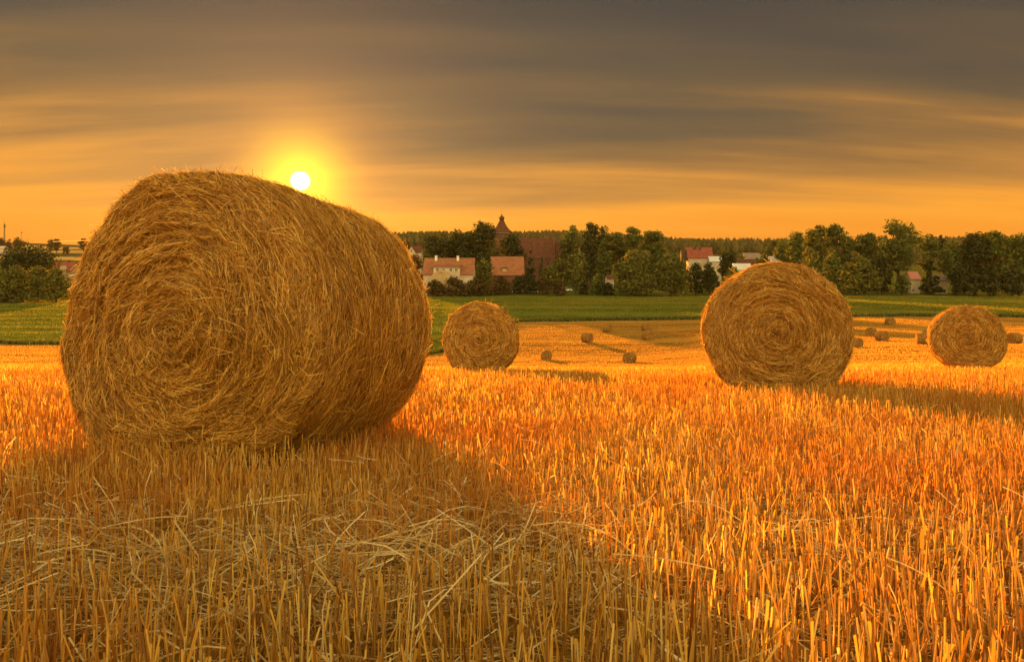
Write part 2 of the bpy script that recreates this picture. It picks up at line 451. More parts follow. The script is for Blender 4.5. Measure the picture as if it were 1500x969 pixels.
class Bale:
    def __init__(s, c, yaw, pitch, R, L, e, gfun, bulge=0.03):
        s.c = np.array(c, float); s.R, s.L, s.e, s.g, s.b = R, L, e, gfun, bulge
        s.ax = np.array([math.sin(yaw)*math.cos(pitch), math.cos(yaw)*math.cos(pitch), math.sin(pitch)])
        s.lat = np.array([math.cos(yaw), -math.sin(yaw), 0.0])
        s.up = np.cross(s.lat, s.ax)
        s.ph = RNG.uniform(0, 6.28, 8)
    def squash(s, P):
        g = s.g(P[..., 0], P[..., 1])
        h = P[..., 2]-g
        k = 0.13
        h2 = np.where(h < k, k*np.exp((h-k)/k*0.9), h)
        P = P.copy(); P[..., 2] = g+h2-0.02
        # a slight outward sag just above the ground
        return P
    def lump(s, a, b):
        return (0.012*np.sin(3*a+s.ph[0]+2*b)+0.010*np.sin(5*a-3*b+s.ph[1])+0.007*np.sin(9*a+7*b+s.ph[2])+0.004*np.sin(17*a-11*b+s.ph[3]))
    def side(s, a, x, lift=0.0):
        r = s.R*(1+0.012*(1-(2*x/s.L)**2))+s.lump(a, 2*x)*0.8+lift
        d = np.cos(a)[..., None]*s.lat+np.sin(a)[..., None]*s.up
        return s.squash(s.c+x[..., None]*s.ax+r[..., None]*d), d
    def end(s, a, q, sg, lift=0.0):
        R0 = s.R-s.e
        th = np.clip((q-R0)/s.e, 0, PI/2)
        rho = np.where(q <= R0, q, R0+s.e*np.sin(th))
        rho = np.maximum(rho, 0.0)
        t = np.clip(q/R0, 0, 1)
        off = s.b*(1-t**2)-s.e*(1-np.cos(th))
        off = off+(0.010*np.sin(2*PI*(q/0.055)-a)+0.014*np.sin(2*PI*q/0.17-a*1.0+s.ph[4]))*(1-t**6)*np.clip(q/0.1, 0, 1)+s.lump(a*1.0, q*3)*t
        d = np.cos(a)[..., None]*s.lat+np.sin(a)[..., None]*s.up
        n = unit(sg*np.cos(th)[..., None]*s.ax+np.sin(th)[..., None]*d)
        lr = s.lump(a, sg*2*(s.L/2-s.e)*np.ones_like(a))*0.8*(t**3)
        P = s.c+(sg*(s.L/2+off))[..., None]*s.ax+(rho+lr)[..., None]*d+n*(np.asarray(lift)[..., None] if np.ndim(lift) else lift)
        return s.squash(P), n
    def side_mesh(s, na, nx, nst, wd, fuzz):
        A = Acc()
        a = np.linspace(0, 2*PI, na, endpoint=False)
        x = np.linspace(-s.L/2+s.e, s.L/2-s.e, nx)
        P, _ = s.side(a[None, :].repeat(nx, 0), x[:, None].repeat(na, 1), 0.0)
        i = np.arange(nx-1)[:, None]*na; j = np.arange(na); j2 = (j+1) % na
        f = np.stack([i+j, i+j2, i+na+j2, i+na+j], -1).reshape(-1, 4)
        A.add(P.reshape(-1, 3), f)
        B = Acc()
        if nst:
            K = 4
            a0 = RNG.uniform(0, 2*PI, nst); x0 = RNG.uniform(x[0]-0.02, x[-1]+0.02, nst)
            wild = RNG.random(nst) < 0.10
            ln = np.where(RNG.random(nst) < 0.4, RNG.uniform(0.02, 0.07, nst), RNG.uniform(0.06, 0.20, nst))
            ti = RNG.normal(0, np.where(ln < 0.07, 0.5, 0.18), nst)+np.where(wild, RNG.normal(0, 0.8, nst), 0)
            ti = ti+0.22*np.sin(4*a0+s.ph[5]+x0*7)
            t = np.linspace(-0.5, 0.5, K)
            ds = ln[:, None]*t
            aa = a0[:, None]+ds*np.cos(ti)[:, None]/s.R
            xx = x0[:, None]+ds*np.sin(ti)[:, None]+RNG.normal(0, 0.004, (nst, K))
            lift0 = np.abs(RNG.normal(0, 0.008, nst))+0.001
            lf = lift0[:, None]+np.where(wild, RNG.uniform(0, 1, nst)**3*fuzz, 0.004)[:, None]*((t+0.5)**2)*RNG.choice([1, 1], (nst, 1))
            P, n = s.side(aa, xx, lf)
            B.add(*s.strand(P, n, wd))
        return A, B
    def strand(s, P, n, wd):
        N, K, _ = P.shape
        tg = unit(P[:, -1]-P[:, 0]); nm = unit(n.mean(1))
        sd = unit(np.cross(tg, nm)); n2 = np.cross(sd, tg)
        ro = RNG.normal(0, 0.7, N)[:, None]
        sd = sd*np.cos(ro)+n2*np.sin(ro)
        return ribbons(P, sd, RNG.uniform(0.6, 1.25, N)*wd)
    def end_mesh(s, sg, na, nq, nst, wd, fuzz):
        A = Acc()
        qm = s.R-s.e+s.e*PI/2
        a = np.linspace(0, 2*PI, na, endpoint=False)
        q = np.concatenate([np.linspace(0.002, s.R-s.e, nq), s.R-s.e+s.e*PI/2*np.linspace(0, 1, 6)[1:]])
        P, _ = s.end(a[None, :].repeat(len(q), 0), q[:, None].repeat(na, 1), sg, 0.0)
        i = np.arange(len(q)-1)[:, None]*na; j = np.arange(na); j2 = (j+1) % na
        f = np.stack([i+j, i+j2, i+na+j2, i+na+j], -1).reshape(-1, 4)
        A.add(P.reshape(-1, 3), f if sg > 0 else f[:, ::-1])
        B = Acc()
        if nst:
            K = 4
            a0 = RNG.uniform(0, 2*PI, nst); q0 = np.sqrt(RNG.uniform(0.0004, 1, nst))*qm
            wild = RNG.random(nst) < 0.19+0.35*np.exp(-q0/0.12)
            ln = RNG.uniform(0.05, 0.20, nst)*np.clip(q0/0.25+0.35, 0.35, 1)
            ln = np.where(RNG.random(nst) < 0.4, ln*0.4, ln*0.9)
            ti = RNG.normal(0.10, np.where(ln < 0.06, 0.5, 0.22), nst)+np.where(wild, RNG.normal(0, 0.9, nst), 0)
            ti = ti+0.38*np.sin(3*a0+s.ph[5]+q0*9)*np.sin(q0*13+s.ph[6])
            t = np.linspace(-0.5, 0.5, K)
            ds = ln[:, None]*t
            qq = np.clip(q0[:, None]+ds*np.sin(ti)[:, None], 0.003, qm)
            aa = a0[:, None]+ds*np.cos(ti)[:, None]/np.maximum(q0, 0.07)[:, None]
            lift0 = np.abs(RNG.normal(0, 0.010, nst))+0.001
            lf = lift0[:, None]+np.where(wild, RNG.uniform(0, 1, nst)**3*fuzz, 0.004)[:, None]*((t+0.5)**2)
            P, n = s.end(aa, qq, sg, lf)
            B.add(*s.strand(P, n, wd))
        return A, B


def two_mat_mesh(name, A, B, m0, m1, org):
    """core surface and straw strands in one mesh, two material slots"""
    nf = sum(len(f) for v in A.f.values() for f in v)
    C = Acc()
    for X in (A, B):
        if X.n:
            C.add(np.concatenate(X.v)-org, *[np.concatenate(v) for v in X.f.values()])
    me = C.mesh(name)
    me.materials.append(m0); me.materials.append(m1)
    idx = np.ones(len(me.polygons), dtype=np.int32); idx[:nf] = 0
    me.polygons.foreach_set('material_index', idx)
    return me


def big_bale(c, yaw, pitch, R, L, e, n_end, n_side, wd, label, far_frac=0.25, near=-1, fuzz=0.055, nlong=0):
    b = Bale(c, yaw, pitch, R, L, e, ground)
    base = Vector((c[0], c[1], gz(c[0], c[1])))
    root = empty('straw_bale', base)
    tag(root, label, 'straw bale', 'round straw bales')
    org = np.array(base)
    A, B = b.side_mesh(160, 26, n_side, wd, fuzz)
    if nlong:
        n = nlong
        a0 = RNG.uniform(-0.4, PI+0.4, n); x0 = RNG.uniform(-L/2, L/2, n)
        P0, d = b.side(a0, x0, 0.0)
        dirv = unit(d*RNG.uniform(0.25, 1.0, (n, 1))+np.cross(d, b.ax)*RNG.normal(0, 1.0, (n, 1))+b.ax*RNG.normal(0, 0.6, (n, 1)))
        ln = RNG.uniform(0.04, 0.17, n)
        P = np.stack([P0-dirv*0.03, P0+dirv*ln[:, None]*0.5+RNG.normal(0, 0.006, (n, 3)), P0+dirv*ln[:, None]], 1)
        sd = unit(np.cross(dirv, RNG.normal(0, 1, (n, 3))))
        V, f = ribbons(P, sd, RNG.uniform(0.7, 1.3, n)*wd)
        B.add(V, f)
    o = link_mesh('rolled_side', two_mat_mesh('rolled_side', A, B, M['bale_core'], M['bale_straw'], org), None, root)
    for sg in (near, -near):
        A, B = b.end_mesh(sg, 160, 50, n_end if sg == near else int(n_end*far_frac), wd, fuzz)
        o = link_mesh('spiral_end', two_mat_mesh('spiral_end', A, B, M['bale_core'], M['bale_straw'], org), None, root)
    FOOT.append((b, R, L))
    return root

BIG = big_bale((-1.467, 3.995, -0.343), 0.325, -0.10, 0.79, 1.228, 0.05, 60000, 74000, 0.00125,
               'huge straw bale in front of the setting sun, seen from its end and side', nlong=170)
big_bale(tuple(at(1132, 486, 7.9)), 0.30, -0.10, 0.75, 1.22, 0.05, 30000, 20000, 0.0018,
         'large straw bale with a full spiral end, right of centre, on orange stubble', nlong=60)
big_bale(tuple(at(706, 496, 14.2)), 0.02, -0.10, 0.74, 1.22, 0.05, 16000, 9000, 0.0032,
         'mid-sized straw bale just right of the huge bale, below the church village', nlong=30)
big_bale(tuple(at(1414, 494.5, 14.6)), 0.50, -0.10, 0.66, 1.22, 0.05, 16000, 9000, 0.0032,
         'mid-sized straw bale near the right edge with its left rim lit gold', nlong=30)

# far bales: one prototype, copied
def far_proto():
    flat = lambda x, y: np.zeros_like(x)
    b = Bale((0, 0, 0.67), 0.0, 0.0, 0.75, 1.2, 0.06, flat, 0.02)
    root = empty('straw_bale', (0, 0, 0))
    A, B = b.side_mesh(40, 8, 700, 0.012, 0.03)
    link_mesh('rolled_side', two_mat_mesh('rolled_side', A, B, M['bale_far'], M['bale_straw'], np.zeros(3)), None, root)
    for sg in (-1, 1):
        A, B = b.end_mesh(sg, 40, 10, 400, 0.012, 0.03)
        link_mesh('spiral_end', two_mat_mesh('spiral_end', A, B, M['bale_far'], M['bale_straw'], np.zeros(3)), None, root)
    return root


def copy_tree(o, parent=None):
    c = o.copy(); COL.objects.link(c)
    if parent: c.parent = parent
    for ch in list(o.children): copy_tree(ch, c)
    return c

FARB = [  # px, bottom row, height px, yaw, label
    (800, 527, 14.0, 0.05, 'small far bale standing alone right of the mid-sized centre bale'),
    (860, 501, 13.0, -0.75, 'small far bale turned to show its pale side, casting a long shadow'),
    (890, 486.5, 11.0, -0.8, 'small far bale highest on the field among the centre group'),
    (947, 484.5, 10.8, -0.2, 'small far bale directly behind another one, upper of the stacked-looking pair'),
    (949, 498, 12.5, -0.45, 'small far bale in front of another one, lower of the stacked-looking pair'),
    (922, 531, 15.0, 0.5, 'far bale half sunk behind the brow of the near stubble'),
    (1254, 508.5, 13.5, -0.25, 'far bale half hidden at the right flank of the large spiral bale'),
    (1276, 492, 12.0, 0.75, 'far bale touching its neighbour, pale left one of a pair'),
    (1292, 499, 13.5, -0.35, 'far bale touching its neighbour, darker right one of a pair'),
    (1304, 476, 10.0, -0.1, 'farthest bale on the right, close under the green meadow edge'),
    (1350, 504, 15.0, 1.9, 'far bale lying side-on at the left rim of the right mid-sized bale'),
    (1357, 497, 13.0, 2.0, 'far bale peeping over the side-on bale beside the right mid-sized one'),
    (1485, 503, 15.0, 1.25, 'far bale at the right edge with its side lit and end in shade'),
]
proto = far_proto()
for i, (px, yb, hh, yaw, lab) in enumerate(FARB):
    o = proto if i == 0 else copy_tree(proto)
    d = hit(px, yb, 70 if px < 1200 else 62)
    x = (px-HX)/F*d
    s = 1.10*hh*d/1000/1.42
    o.location = (x, d, gz(x, d)-0.02)
    o.rotation_euler = (0, 0, -yaw-math.atan2(x, d)*0)
    o.scale = (s, s, s)
    tag(o, lab, 'straw bale', 'small straw bales on the far field')

# ----------------------------------------------------------------- stubble (uncountable)
def in_foot(x, y):
    k = np.zeros(len(x), bool)
    for b, R, L in FOOT:
        dx = x-b.c[0]; dy = y-b.c[1]
        ax = b.ax[:2]/np.linalg.norm(b.ax[:2])
        s_ = dx*ax[0]+dy*ax[1]; t_ = dx*ax[1]-dy*ax[0]
        k |= (np.abs(s_) < L/2-0.02) & (np.abs(t_) < R*0.62)
    return k


def scatter(d0, d1, dens, row=0.0, jit=0.03, margin=1.2, umax=0.80):
    """random or row-aligned points inside the wedge in front of the camera"""
    w = umax*d1+margin
    n = int(2*w*(d1-d0)*dens)
    x = RNG.uniform(-w, w, n); y = RNG.uniform(d0, d1, n)
    if row > 0:
        v = y-0.10*x
        v = np.round(v/row)*row+RNG.normal(0, jit, n)
        y = v+0.10*x
    k = (np.abs(x) < umax*y+margin) & (y > d0-0.2)
    x, y = x[k], y[k]
    k = ~in_foot(x, y)
    return x[k], y[k]


def clump(x, y, f):
    return 0.5+0.5*np.sin(x*f+1.7*np.sin(y*f*0.7))*np.sin(y*f*1.3+1.1*np.sin(x*f*0.6+2))


def stalks(acc, d0, d1, dens, hmean, rad, row, jit, prism, tilt=0.10, margin=1.2, thin=0.35):
    x, y = scatter(d0, d1, dens, row, jit, margin)
    mat = 0.75*np.exp(-((y-1.95-0.12*np.sin(x*2.2))/0.40)**2)*np.where(x < 0.3, 1.0, 0.45)
    k = RNG.random(len(x)) > np.maximum(thin*(1-clump(x, y, 2.3)), mat)
    x, y = x[k], y[k]; n = len(x)
    z = ground(x, y)-0.01
    h = hmean*np.clip(RNG.normal(1, 0.27, n), 0.25, 1.8)*(0.85+0.3*clump(x, y, 1.1))
    lean = RNG.normal(0, tilt, (n, 2)); big = RNG.random(n) < 0.08
    lean[big] += RNG.normal(0, 0.45, (big.sum(), 2))
    P0 = np.stack([x, y, z], -1)
    P1 = P0+np.stack([lean[:, 0]*h, lean[:, 1]*h, h], -1)
    r = rad*RNG.uniform(0.7, 1.3, n)
    if prism:
        V, q, t = prisms(P0, P1, r); acc.add(V, q, t)
    else:
        a = RNG.uniform(-0.9, 0.9, n)
        sd = np.stack([np.cos(a), np.sin(a), np.zeros(n)], -1)
        V, f = ribbons(np.stack([P0, P1], 1), sd, r); acc.add(V, f)

st = Acc()
stalks(st, 0.6, 4.5, 1600, 0.132, 0.0020, 0.14, 0.028, True, 0.10, 1.6)
stalks(st, 0.6, 4.5, 500, 0.118, 0.0022, 0.14, 0.030, False, 0.16, 1.6)
stalks(st, 4.5, 7, 900, 0.138, 0.0025, 0.14, 0.030, True, 0.10, 2.0)
stalks(st, 4.5, 7, 450, 0.130, 0.0028, 0.14, 0.030, False, 0.13, 2.0)
stalks(st, 7, 10, 500, 0.142, 0.0029, 0.14, 0.030, True, 0.10, 2.0)
stalks(st, 7, 10, 500, 0.138, 0.0033, 0.14, 0.030, False, 0.12, 2.0)
stalks(st, 10, 13.5, 240, 0.125, 0.0036, 0.15, 0.03, True, 0.10, 2.5)
stalks(st, 10, 13.5, 440, 0.122, 0.0038, 0.15, 0.03, False, 0.11, 2.5)
stalks(st, 13.5, 20, 480, 0.122, 0.0046, 0.15, 0.03, False, 0.10, 2.5)
stalks(st, 20, 36, 180, 0.130, 0.0080, 0.18, 0.04, False, 0.10, 3)
o = link_mesh('stubble', st.mesh('stubble'), M['stubble']); tag(o, 'golden orange cut stubble standing across the near field', 'stubble', kind='stuff')
fs = Acc()
x, y = scatter(35.5, 150, 20, 0.0, 0.05, 6)
u = x/y
v = y-0.06*x
keep = (y < bound(u)-0.5) & (RNG.random(len(x)) < 0.25+0.75*(np.sin(v*2*PI/3.1+0.6*np.sin(x*0.05))*0.5+0.5)**1.5)
x, y = x[keep], y[keep]; n = len(x)
P0 = np.stack([x, y, ground(x, y)-0.02], -1)
h = RNG.uniform(0.06, 0.13, n)
P1 = P0+np.stack([RNG.normal(0, 0.02, n), RNG.normal(0, 0.02, n), h], -1)
a = RNG.uniform(-0.45, 0.45, n)
V, f = ribbons(np.stack([P0, P1], 1), np.stack([np.cos(a), np.sin(a), 0*a], -1), RNG.uniform(0.010, 0.028, n)); fs.add(V, f)
o = link_mesh('far_stubble', fs.mesh('far_stubble'), M['stubble_far']); tag(o, 'short stubble in mown rows on the far hollow of the field', 'stubble', kind='stuff')

# loose straw lying between and over the stalks
ls = Acc()


def lying(x, y, h0, h1, l0, l1, wd, flat=0.25, curve=0.06):
    n = len(x); K = 5
    z = ground(x, y)+RNG.uniform(h0, h1, n)
    a = RNG.normal(0.0, 0.75, n)+np.where(RNG.random(n) < 0.5, 0, PI)
    el = RNG.normal(0, flat, n)
    dv = np.stack([np.cos(a)*np.cos(el), np.sin(a)*np.cos(el), np.sin(el)], -1)
    ln = RNG.uniform(l0, l1, n)
    t = np.linspace(-0.5, 0.5, K)
    P = np.stack([x, y, z], -1)[:, None]+dv[:, None]*(ln[:, None]*t)[..., None]
    cv = unit(np.cross(dv, RNG.normal(0, 1, (n, 3))))
    P = P+cv[:, None]*((0.25-t**2)[None, :]*(ln*RNG.normal(0, curve*4, n))[:, None])[..., None]
    kink = (RNG.random(n) < 0.2)[:, None]*np.clip(t-0.1, 0, 1)[None, :]*ln[:, None]
    P[..., 2] -= kink*0.9
    g = ground(P[..., 0], P[..., 1])+0.006
    P[..., 2] = np.maximum(P[..., 2], g)
    sd = unit(np.cross(dv, np.array([0, 0, 1.0])+RNG.normal(0, 0.4, (n, 3))))
    V, f = ribbons(P, sd, RNG.uniform(0.6, 1.2, n)*wd)
    ls.add(V, f)

x, y = scatter(0.6, 6, 520, 0, 0, 1.5); lying(x, y, 0.0, 0.05, 0.08, 0.30, 0.0018)
x, y = scatter(6, 20, 45, 0, 0, 2); lying(x, y, 0.0, 0.08, 0.10, 0.28, 0.0028)
x, y = scatter(0.7, 3.1, 900, 0, 0, 0.8)
pk = RNG.random(len(x)) < np.exp(-((y-1.95-0.12*np.sin(x*2.2))/0.45)**2)*np.where(x < 0.25, 1.0, 0.30)
x, y = x[pk], y[pk]; lying(x, y, 0.01, 0.10, 0.08, 0.32, 0.0018, 0.22, 0.14)
x, y = scatter(1.2, 5, 22, 0, 0, 0.8); lying(x, y, 0.08, 0.15, 0.08, 0.24, 0.0016, 0.6, 0.10)
o = link_mesh('loose_straw', ls.mesh('loose_straw'), M['loose']); tag(o, 'pale broken straw lying in tangles over the foreground stubble', 'straw', kind='stuff')

# few green weeds sprouting in the stubble
wd_ = Acc()
x, y = scatter(1.0, 4.0, 3.0, 0, 0, 0.5)
k = 7
x = np.repeat(x, k)+RNG.normal(0, 0.012, len(x)*k); y = np.repeat(y, k)+RNG.normal(0, 0.012, len(y)*k); n = len(x)
P0 = np.stack([x, y, ground(x, y)], -1); ln = RNG.uniform(0.03, 0.10, n)
dv = unit(np.stack([RNG.normal(0, 0.5, n), RNG.normal(0, 0.5, n), np.ones(n)], -1))
P = np.stack([P0, P0+dv*ln[:, None]*0.6, P0+dv*ln[:, None]+np.stack([dv[:, 0]*0.02, dv[:, 1]*0.02, 0*x], -1)], 1)
V, f = ribbons(P, unit(np.cross(dv, RNG.normal(0, 1, (n, 3)))), np.stack([np.full(n, .002), np.full(n, .003), np.full(n, .0004)], 1)); wd_.add(V, f)
o = link_mesh('sprouting_weeds', wd_.mesh('sprouting_weeds'), M['weed']); tag(o, 'small green weeds sprouting between the cut stalks', 'weeds', kind='stuff')

# ----------------------------------------------------------------- meadow grass (uncountable)
def tufts(x, y, h0, h1, w0, w1, mat, name, label, cat):
    n = len(x)
    P0 = np.stack([x, y, ground(x, y)-0.03], -1); h = RNG.uniform(h0, h1, n)
    P1 = P0+np.stack([RNG.normal(0, 0.25, n)*h, RNG.normal(0, 0.25, n)*h, h], -1)
    a = RNG.uniform(-1.0, 1.0, n); w = RNG.uniform(w0, w1, n)
    V, f = ribbons(np.stack([P0, (P0+P1)/2, P1], 1), np.stack([np.cos(a), np.sin(a), 0*a], -1), np.stack([w, w*0.8, w*0.15], 1))
    o = link_mesh(name, np_mesh(name, V, [f]), mat)
    tag(o, label, cat, kind='stuff')

n = 190000
y = 95+155*np.sqrt(RNG.random(n)); x = RNG.uniform(-0.95, 0.95, n)*y
u = x/y
sw = np.sin((y-0.15*x)*2*PI/13+0.5*np.sin(x*0.06))*0.5+0.5
kp = (y > bound(u)+0.3) & ((u > -0.10) | (RNG.random(n) < 0.15+0.85*sw**2))
tufts(x[kp], y[kp], 0.10, 0.32, 0.02, 0.07, M['meadow_blade'], 'meadow_grass', 'green and yellowing meadow grass between the stubble and the village', 'grass')
n = 16000
x = RNG.uniform(-110, 120, n); yb = bound(np.clip(x/140, -.9, .9))
for _ in range(6): yb = bound(np.clip(x/yb, -.9, .9))
cl_ = clump(x, yb*0+3.0, 0.35)*clump(x, yb*0+9.0, 0.11)
y = yb-1.6*cl_*RNG.random(n)+np.abs(RNG.normal(0.2, 1.2, n))*(0.4+1.2*cl_)
tufts(x, y, 0.25, 0.85, 0.04, 0.12, M['margin_blade'], 'field_margin', 'dark rank grass along the edge between stubble and meadow', 'grass')

# ----------------------------------------------------------------- trees
def crown_mesh(kind, w, h, ls_, nleaf, seed):
    g = np.random.default_rng(seed)
    if kind == 'bush': zc, rz, z0 = 0.48*h, 0.52*h, 0.0
    elif kind == 'column': zc, rz, z0 = 0.53*h, 0.47*h, 0.05*h
    elif kind == 'open': zc, rz, z0 = 0.60*h, 0.40*h, 0.2*h
    elif kind == 'conifer': zc, rz, z0 = 0.5*h, 0.5*h, 0.06*h
    else: zc, rz, z0 = 0.55*h, 0.45*h, 0.08*h
    R = w/2
    nc = {'bush': 70, 'column': 54, 'open': 40, 'conifer': 46}.get(kind, 54)
    # clump centres
    C = []; Rd = []
    while len(C) < nc:
        if kind == 'bush':
            t = g.uniform(0, 1); cr = g.uniform(0.13, 0.22)*min(w, 1.2*h)
            rad = max(0.0, R*min(1.0, 0.86+0.5*t)*math.sqrt(max(0.0, 1-max(0.0, (t-0.30)/0.70)**2.3))-cr*0.7)
            a = g.uniform(0, 2*PI); q = rad*g.uniform(0.25, 1)**0.5
            C.append((q*math.cos(a), q*math.sin(a), 0.10*h+t*(0.90*h-cr*0.8))); Rd.append(cr); continue
        p = g.normal(0, 1, 3); p /= np.linalg.norm(p); rr = g.uniform(0.35, 1.0)**0.6
        if kind == 'conifer':
            t = g.uniform(0, 1); rad = R*(1-t)*0.95+0.03*w; a = g.uniform(0, 2*PI); q = rad*g.uniform(0.4, 1)
            C.append((q*math.cos(a), q*math.sin(a), z0+(h-z0)*t*0.97)); Rd.append(max(0.07*w, rad*0.42)); continue
        cr = g.uniform(0.15, 0.27)*min(w, 1.3*h) if kind != 'open' else g.uniform(0.12, 0.22)*w
        if kind in ('bush', 'column'):
            p = np.sign(p)*np.abs(p)**0.75; p /= max(1.0, np.linalg.norm(p)*0.92)
        k = np.array([R-cr*0.75, R-cr*0.75, rz-cr*0.75])
        c = p*rr*k
        if kind == 'open' and abs(c[2]) < 0.1*h and g.random() < 0.3: continue
        C.append((c[0], c[1], zc+c[2])); Rd.append(cr)
    C = np.array(C); Rd = np.array(Rd)
    Rd *= g.uniform(0.8, 1.15, len(Rd))
    wgt = Rd**2; wgt /= wgt.sum()
    idx = g.choice(len(C), nleaf, p=wgt)
    dirs = unit(g.normal(0, 1, (nleaf, 3)))
    low = dirs[:, 2] < -0.35
    dirs[low, 2] *= 0.5
    rad = Rd[idx]*np.clip(g.normal(0.86, 0.2, nleaf), 0.1, 1.35)
    P = C[idx]+dirs*rad[:, None]*np.array([1, 1, 0.85])
    P[:, 2] = np.maximum(P[:, 2], z0*0.6+0.1)
    nrm = unit(dirs+g.normal(0, 0.55, (nleaf, 3)))
    t1 = unit(np.cross(nrm, g.normal(0, 1, (nleaf, 3)))); t2 = np.cross(nrm, t1)
    s = ls_*g.uniform(0.5, 1.25, nleaf)[:, None]
    V = np.stack([P-t1*s, P+t2*s*0.62, P+t1*s, P-t2*s*0.62], 1).reshape(-1, 3)
    f = np.arange(nleaf*4).reshape(-1, 4)
    return np_mesh('crown', V, [f]), C


def tree(px0, px1, yt, d, kind, mat, name, label, cat, group=None, dense=1.0, zbase=None):
    px = (px0+px1)/2; x = (px-HX)/F*d
    zb = gz(x, d); zt = (HY-yt)/F*d
    h = max(zt-zb, 0.8)*1.02; w = (px1-px0)/F*d*1.12
    root = empty(name, (x, d, zb-0.05))
    tag(root, label, cat, group)
    seed = int(px*7+yt*13+d)
    ls_ = min(0.0026*d*(0.8 if kind != 'open' else 0.75), 0.10*w)
    nl = int(np.clip(dense*4.2*(w*h)/(ls_*ls_), 700, 9000))
    if kind == 'open': nl = int(nl*0.75)
    me, C = crown_mesh(kind, w, h, ls_, nl, seed)
    link_mesh('crown', me, M[mat], root)
    g = random.Random(seed)
    t = MB(); r = max(0.018*h, 0.05)*(1.3 if kind == 'bush' else 1)
    top = (0.15*r, 0.1*r, h*(0.55 if kind != 'conifer' else 0.9))
    midp = (g.uniform(-.3, .3)*r*3, g.uniform(-.3, .3)*r*3, h*0.28)
    t.tube((0, 0, -0.2), midp, r*1.3, r*0.9, 7); t.tube(midp, top, r*0.9, r*0.4, 7)
    for k in range(0, len(C), 4):
        c = C[k]; z = min(max(c[2]*0.6, h*0.12), top[2])
        t.tube((0, 0, z), tuple(c), r*0.42, r*0.12, 5)
    t.build('trunk', M['bark'], root)
    return root

T = tree
VT = 'trees of the village'
# --- church hill, left to right
T(587,602,349,430,'round','leaf_brown','round_tree','small round tree left of the white gabled cottage','tree',VT)
T(618,662,333,318,'round','leaf_dark','broadleaf_tree','broad dark tree behind the left part of the white manor house','tree',VT)
T(650,684,337,325,'round','leaf_dark','broadleaf_tree','dark tree behind the middle of the manor roof','tree',VT)
T(670,706,331,315,'round','leaf_dark','broadleaf_tree','dark tree behind the right chimney of the manor house','tree',VT)
T(690,730,320,318,'column','leaf_dark','broadleaf_tree','tallest dark tree immediately left of the church tower','tree',VT)
T(727,769,339,322,'round','leaf_dark','broadleaf_tree','wide dark tree in front of the church tower foot','tree',VT)
T(768,786,366,300,'conifer','leaf_dark','spruce_tree','dark spruce in front of the church nave','tree',VT)
T(789,799,376,300,'conifer','leaf_dark','spruce_tree','slim short spruce near the right end of the nave','tree',VT)
T(821,851,326,335,'column','leaf_mid','broadleaf_tree','wide tall tree just right of the church choir','tree',VT)
T(852,878,319,315,'column','leaf_dark','poplar_tree','tallest rounded column tree right of the church','tree',VT)
T(854,868,338,300,'column','leaf_dark','poplar_tree','narrow tree standing close in front of the tallest column tree','tree',VT)
T(875,898,330,318,'column','leaf_dark','broadleaf_tree','dark tree leaning against the right of the tallest column tree','tree',VT)
T(877,896,346,300,'round','leaf_mid','broadleaf_tree','lower green tree before the dark group right of the church','tree',VT)
T(894,919,336,322,'open','leaf_mid','broadleaf_tree','loose tree with sky gaps in the middle of the hilltop row','tree',VT,dense=1.2)
T(915,942,329,312,'open','leaf_mid','broadleaf_tree','loose tree with a pointed top in the hilltop row','tree',VT,dense=1.3)
T(939,974,329,312,'open','leaf_mid','broadleaf_tree','rightmost loose tree of the hilltop row, broad crown','tree',VT,dense=1.3)
T(892,940,350,330,'round','leaf_dark','broadleaf_tree','dark low tree filling the row behind the twin willows','tree',VT)
T(806,836,373,288,'round','leaf_olive','orchard_tree','olive orchard tree, left of two, below the church','tree',VT)
T(828,862,368,286,'round','leaf_olive','orchard_tree','larger olive orchard tree, right of two, below the church','tree',VT)
T(837,849,394,262,'round','leaf_olive','young_tree','small young tree on the green slope below the orchard trees','tree',VT)
T(697,723,378,268,'round','leaf_olive','broadleaf_tree','olive tree against the right gable of the manor house','tree',VT)
T(592,622,371,300,'bush','leaf_brown','broadleaf_tree','brownish tree below the white gabled cottage','tree',VT)
# --- the twin willows and the bushes round them
T(898,961,365,250,'bush','leaf_olive','willow_bush','big round willow, left one of the touching pair','willow','the pair of willows',1.3)
T(955,1010,371,247,'bush','leaf_olive','willow_bush','big dark round willow, right one of the touching pair','willow','the pair of willows',1.3)
SH = 'shrubs along the meadow edge'
T(1004,1032,385,256,'bush','leaf_dark','shrub','dark shrub right of the willow pair under the red-roofed house','shrub',SH)
T(1028,1054,394,254,'bush','leaf_dark','shrub','dark shrub behind the left shoulder of the large spiral bale','shrub',SH)
T(1030,1046,384,275,'round','leaf_dark','shrub','small dark tree in front of the red-roofed white house wall','shrub',SH)
T(1060,1090,391,265,'bush','leaf_mid','shrub','green shrub peeping over the left top of the large spiral bale','shrub',SH)
T(622,650,408,246,'bush','leaf_brown','shrub','brownish shrub beside the huge bale below the manor house','shrub',SH)
T(645,684,404,248,'bush','leaf_brown','shrub','brown-green shrub in front of the manor porch','shrub',SH)
T(678,716,407,246,'bush','leaf_brown','shrub','brown-green shrub below the right end of the manor house','shrub',SH)
T(716,750,403,256,'bush','leaf_brown','shrub','rounded shrub left of the parked cars','shrub',SH)
T(746,792,401,266,'bush','leaf_dark','shrub','dark wide shrub in front of the red barn','shrub',SH)
T(787,803,403,252,'bush','leaf_brown','shrub','low brownish shrub right of the parked cars','shrub',SH)
T(790,818,388,262,'bush','leaf_olive','shrub','taller olive shrub behind the parked cars','shrub',SH)
T(806,830,410,250,'bush','leaf_brown','shrub','low shrub at the foot of the green slope','shrub',SH)
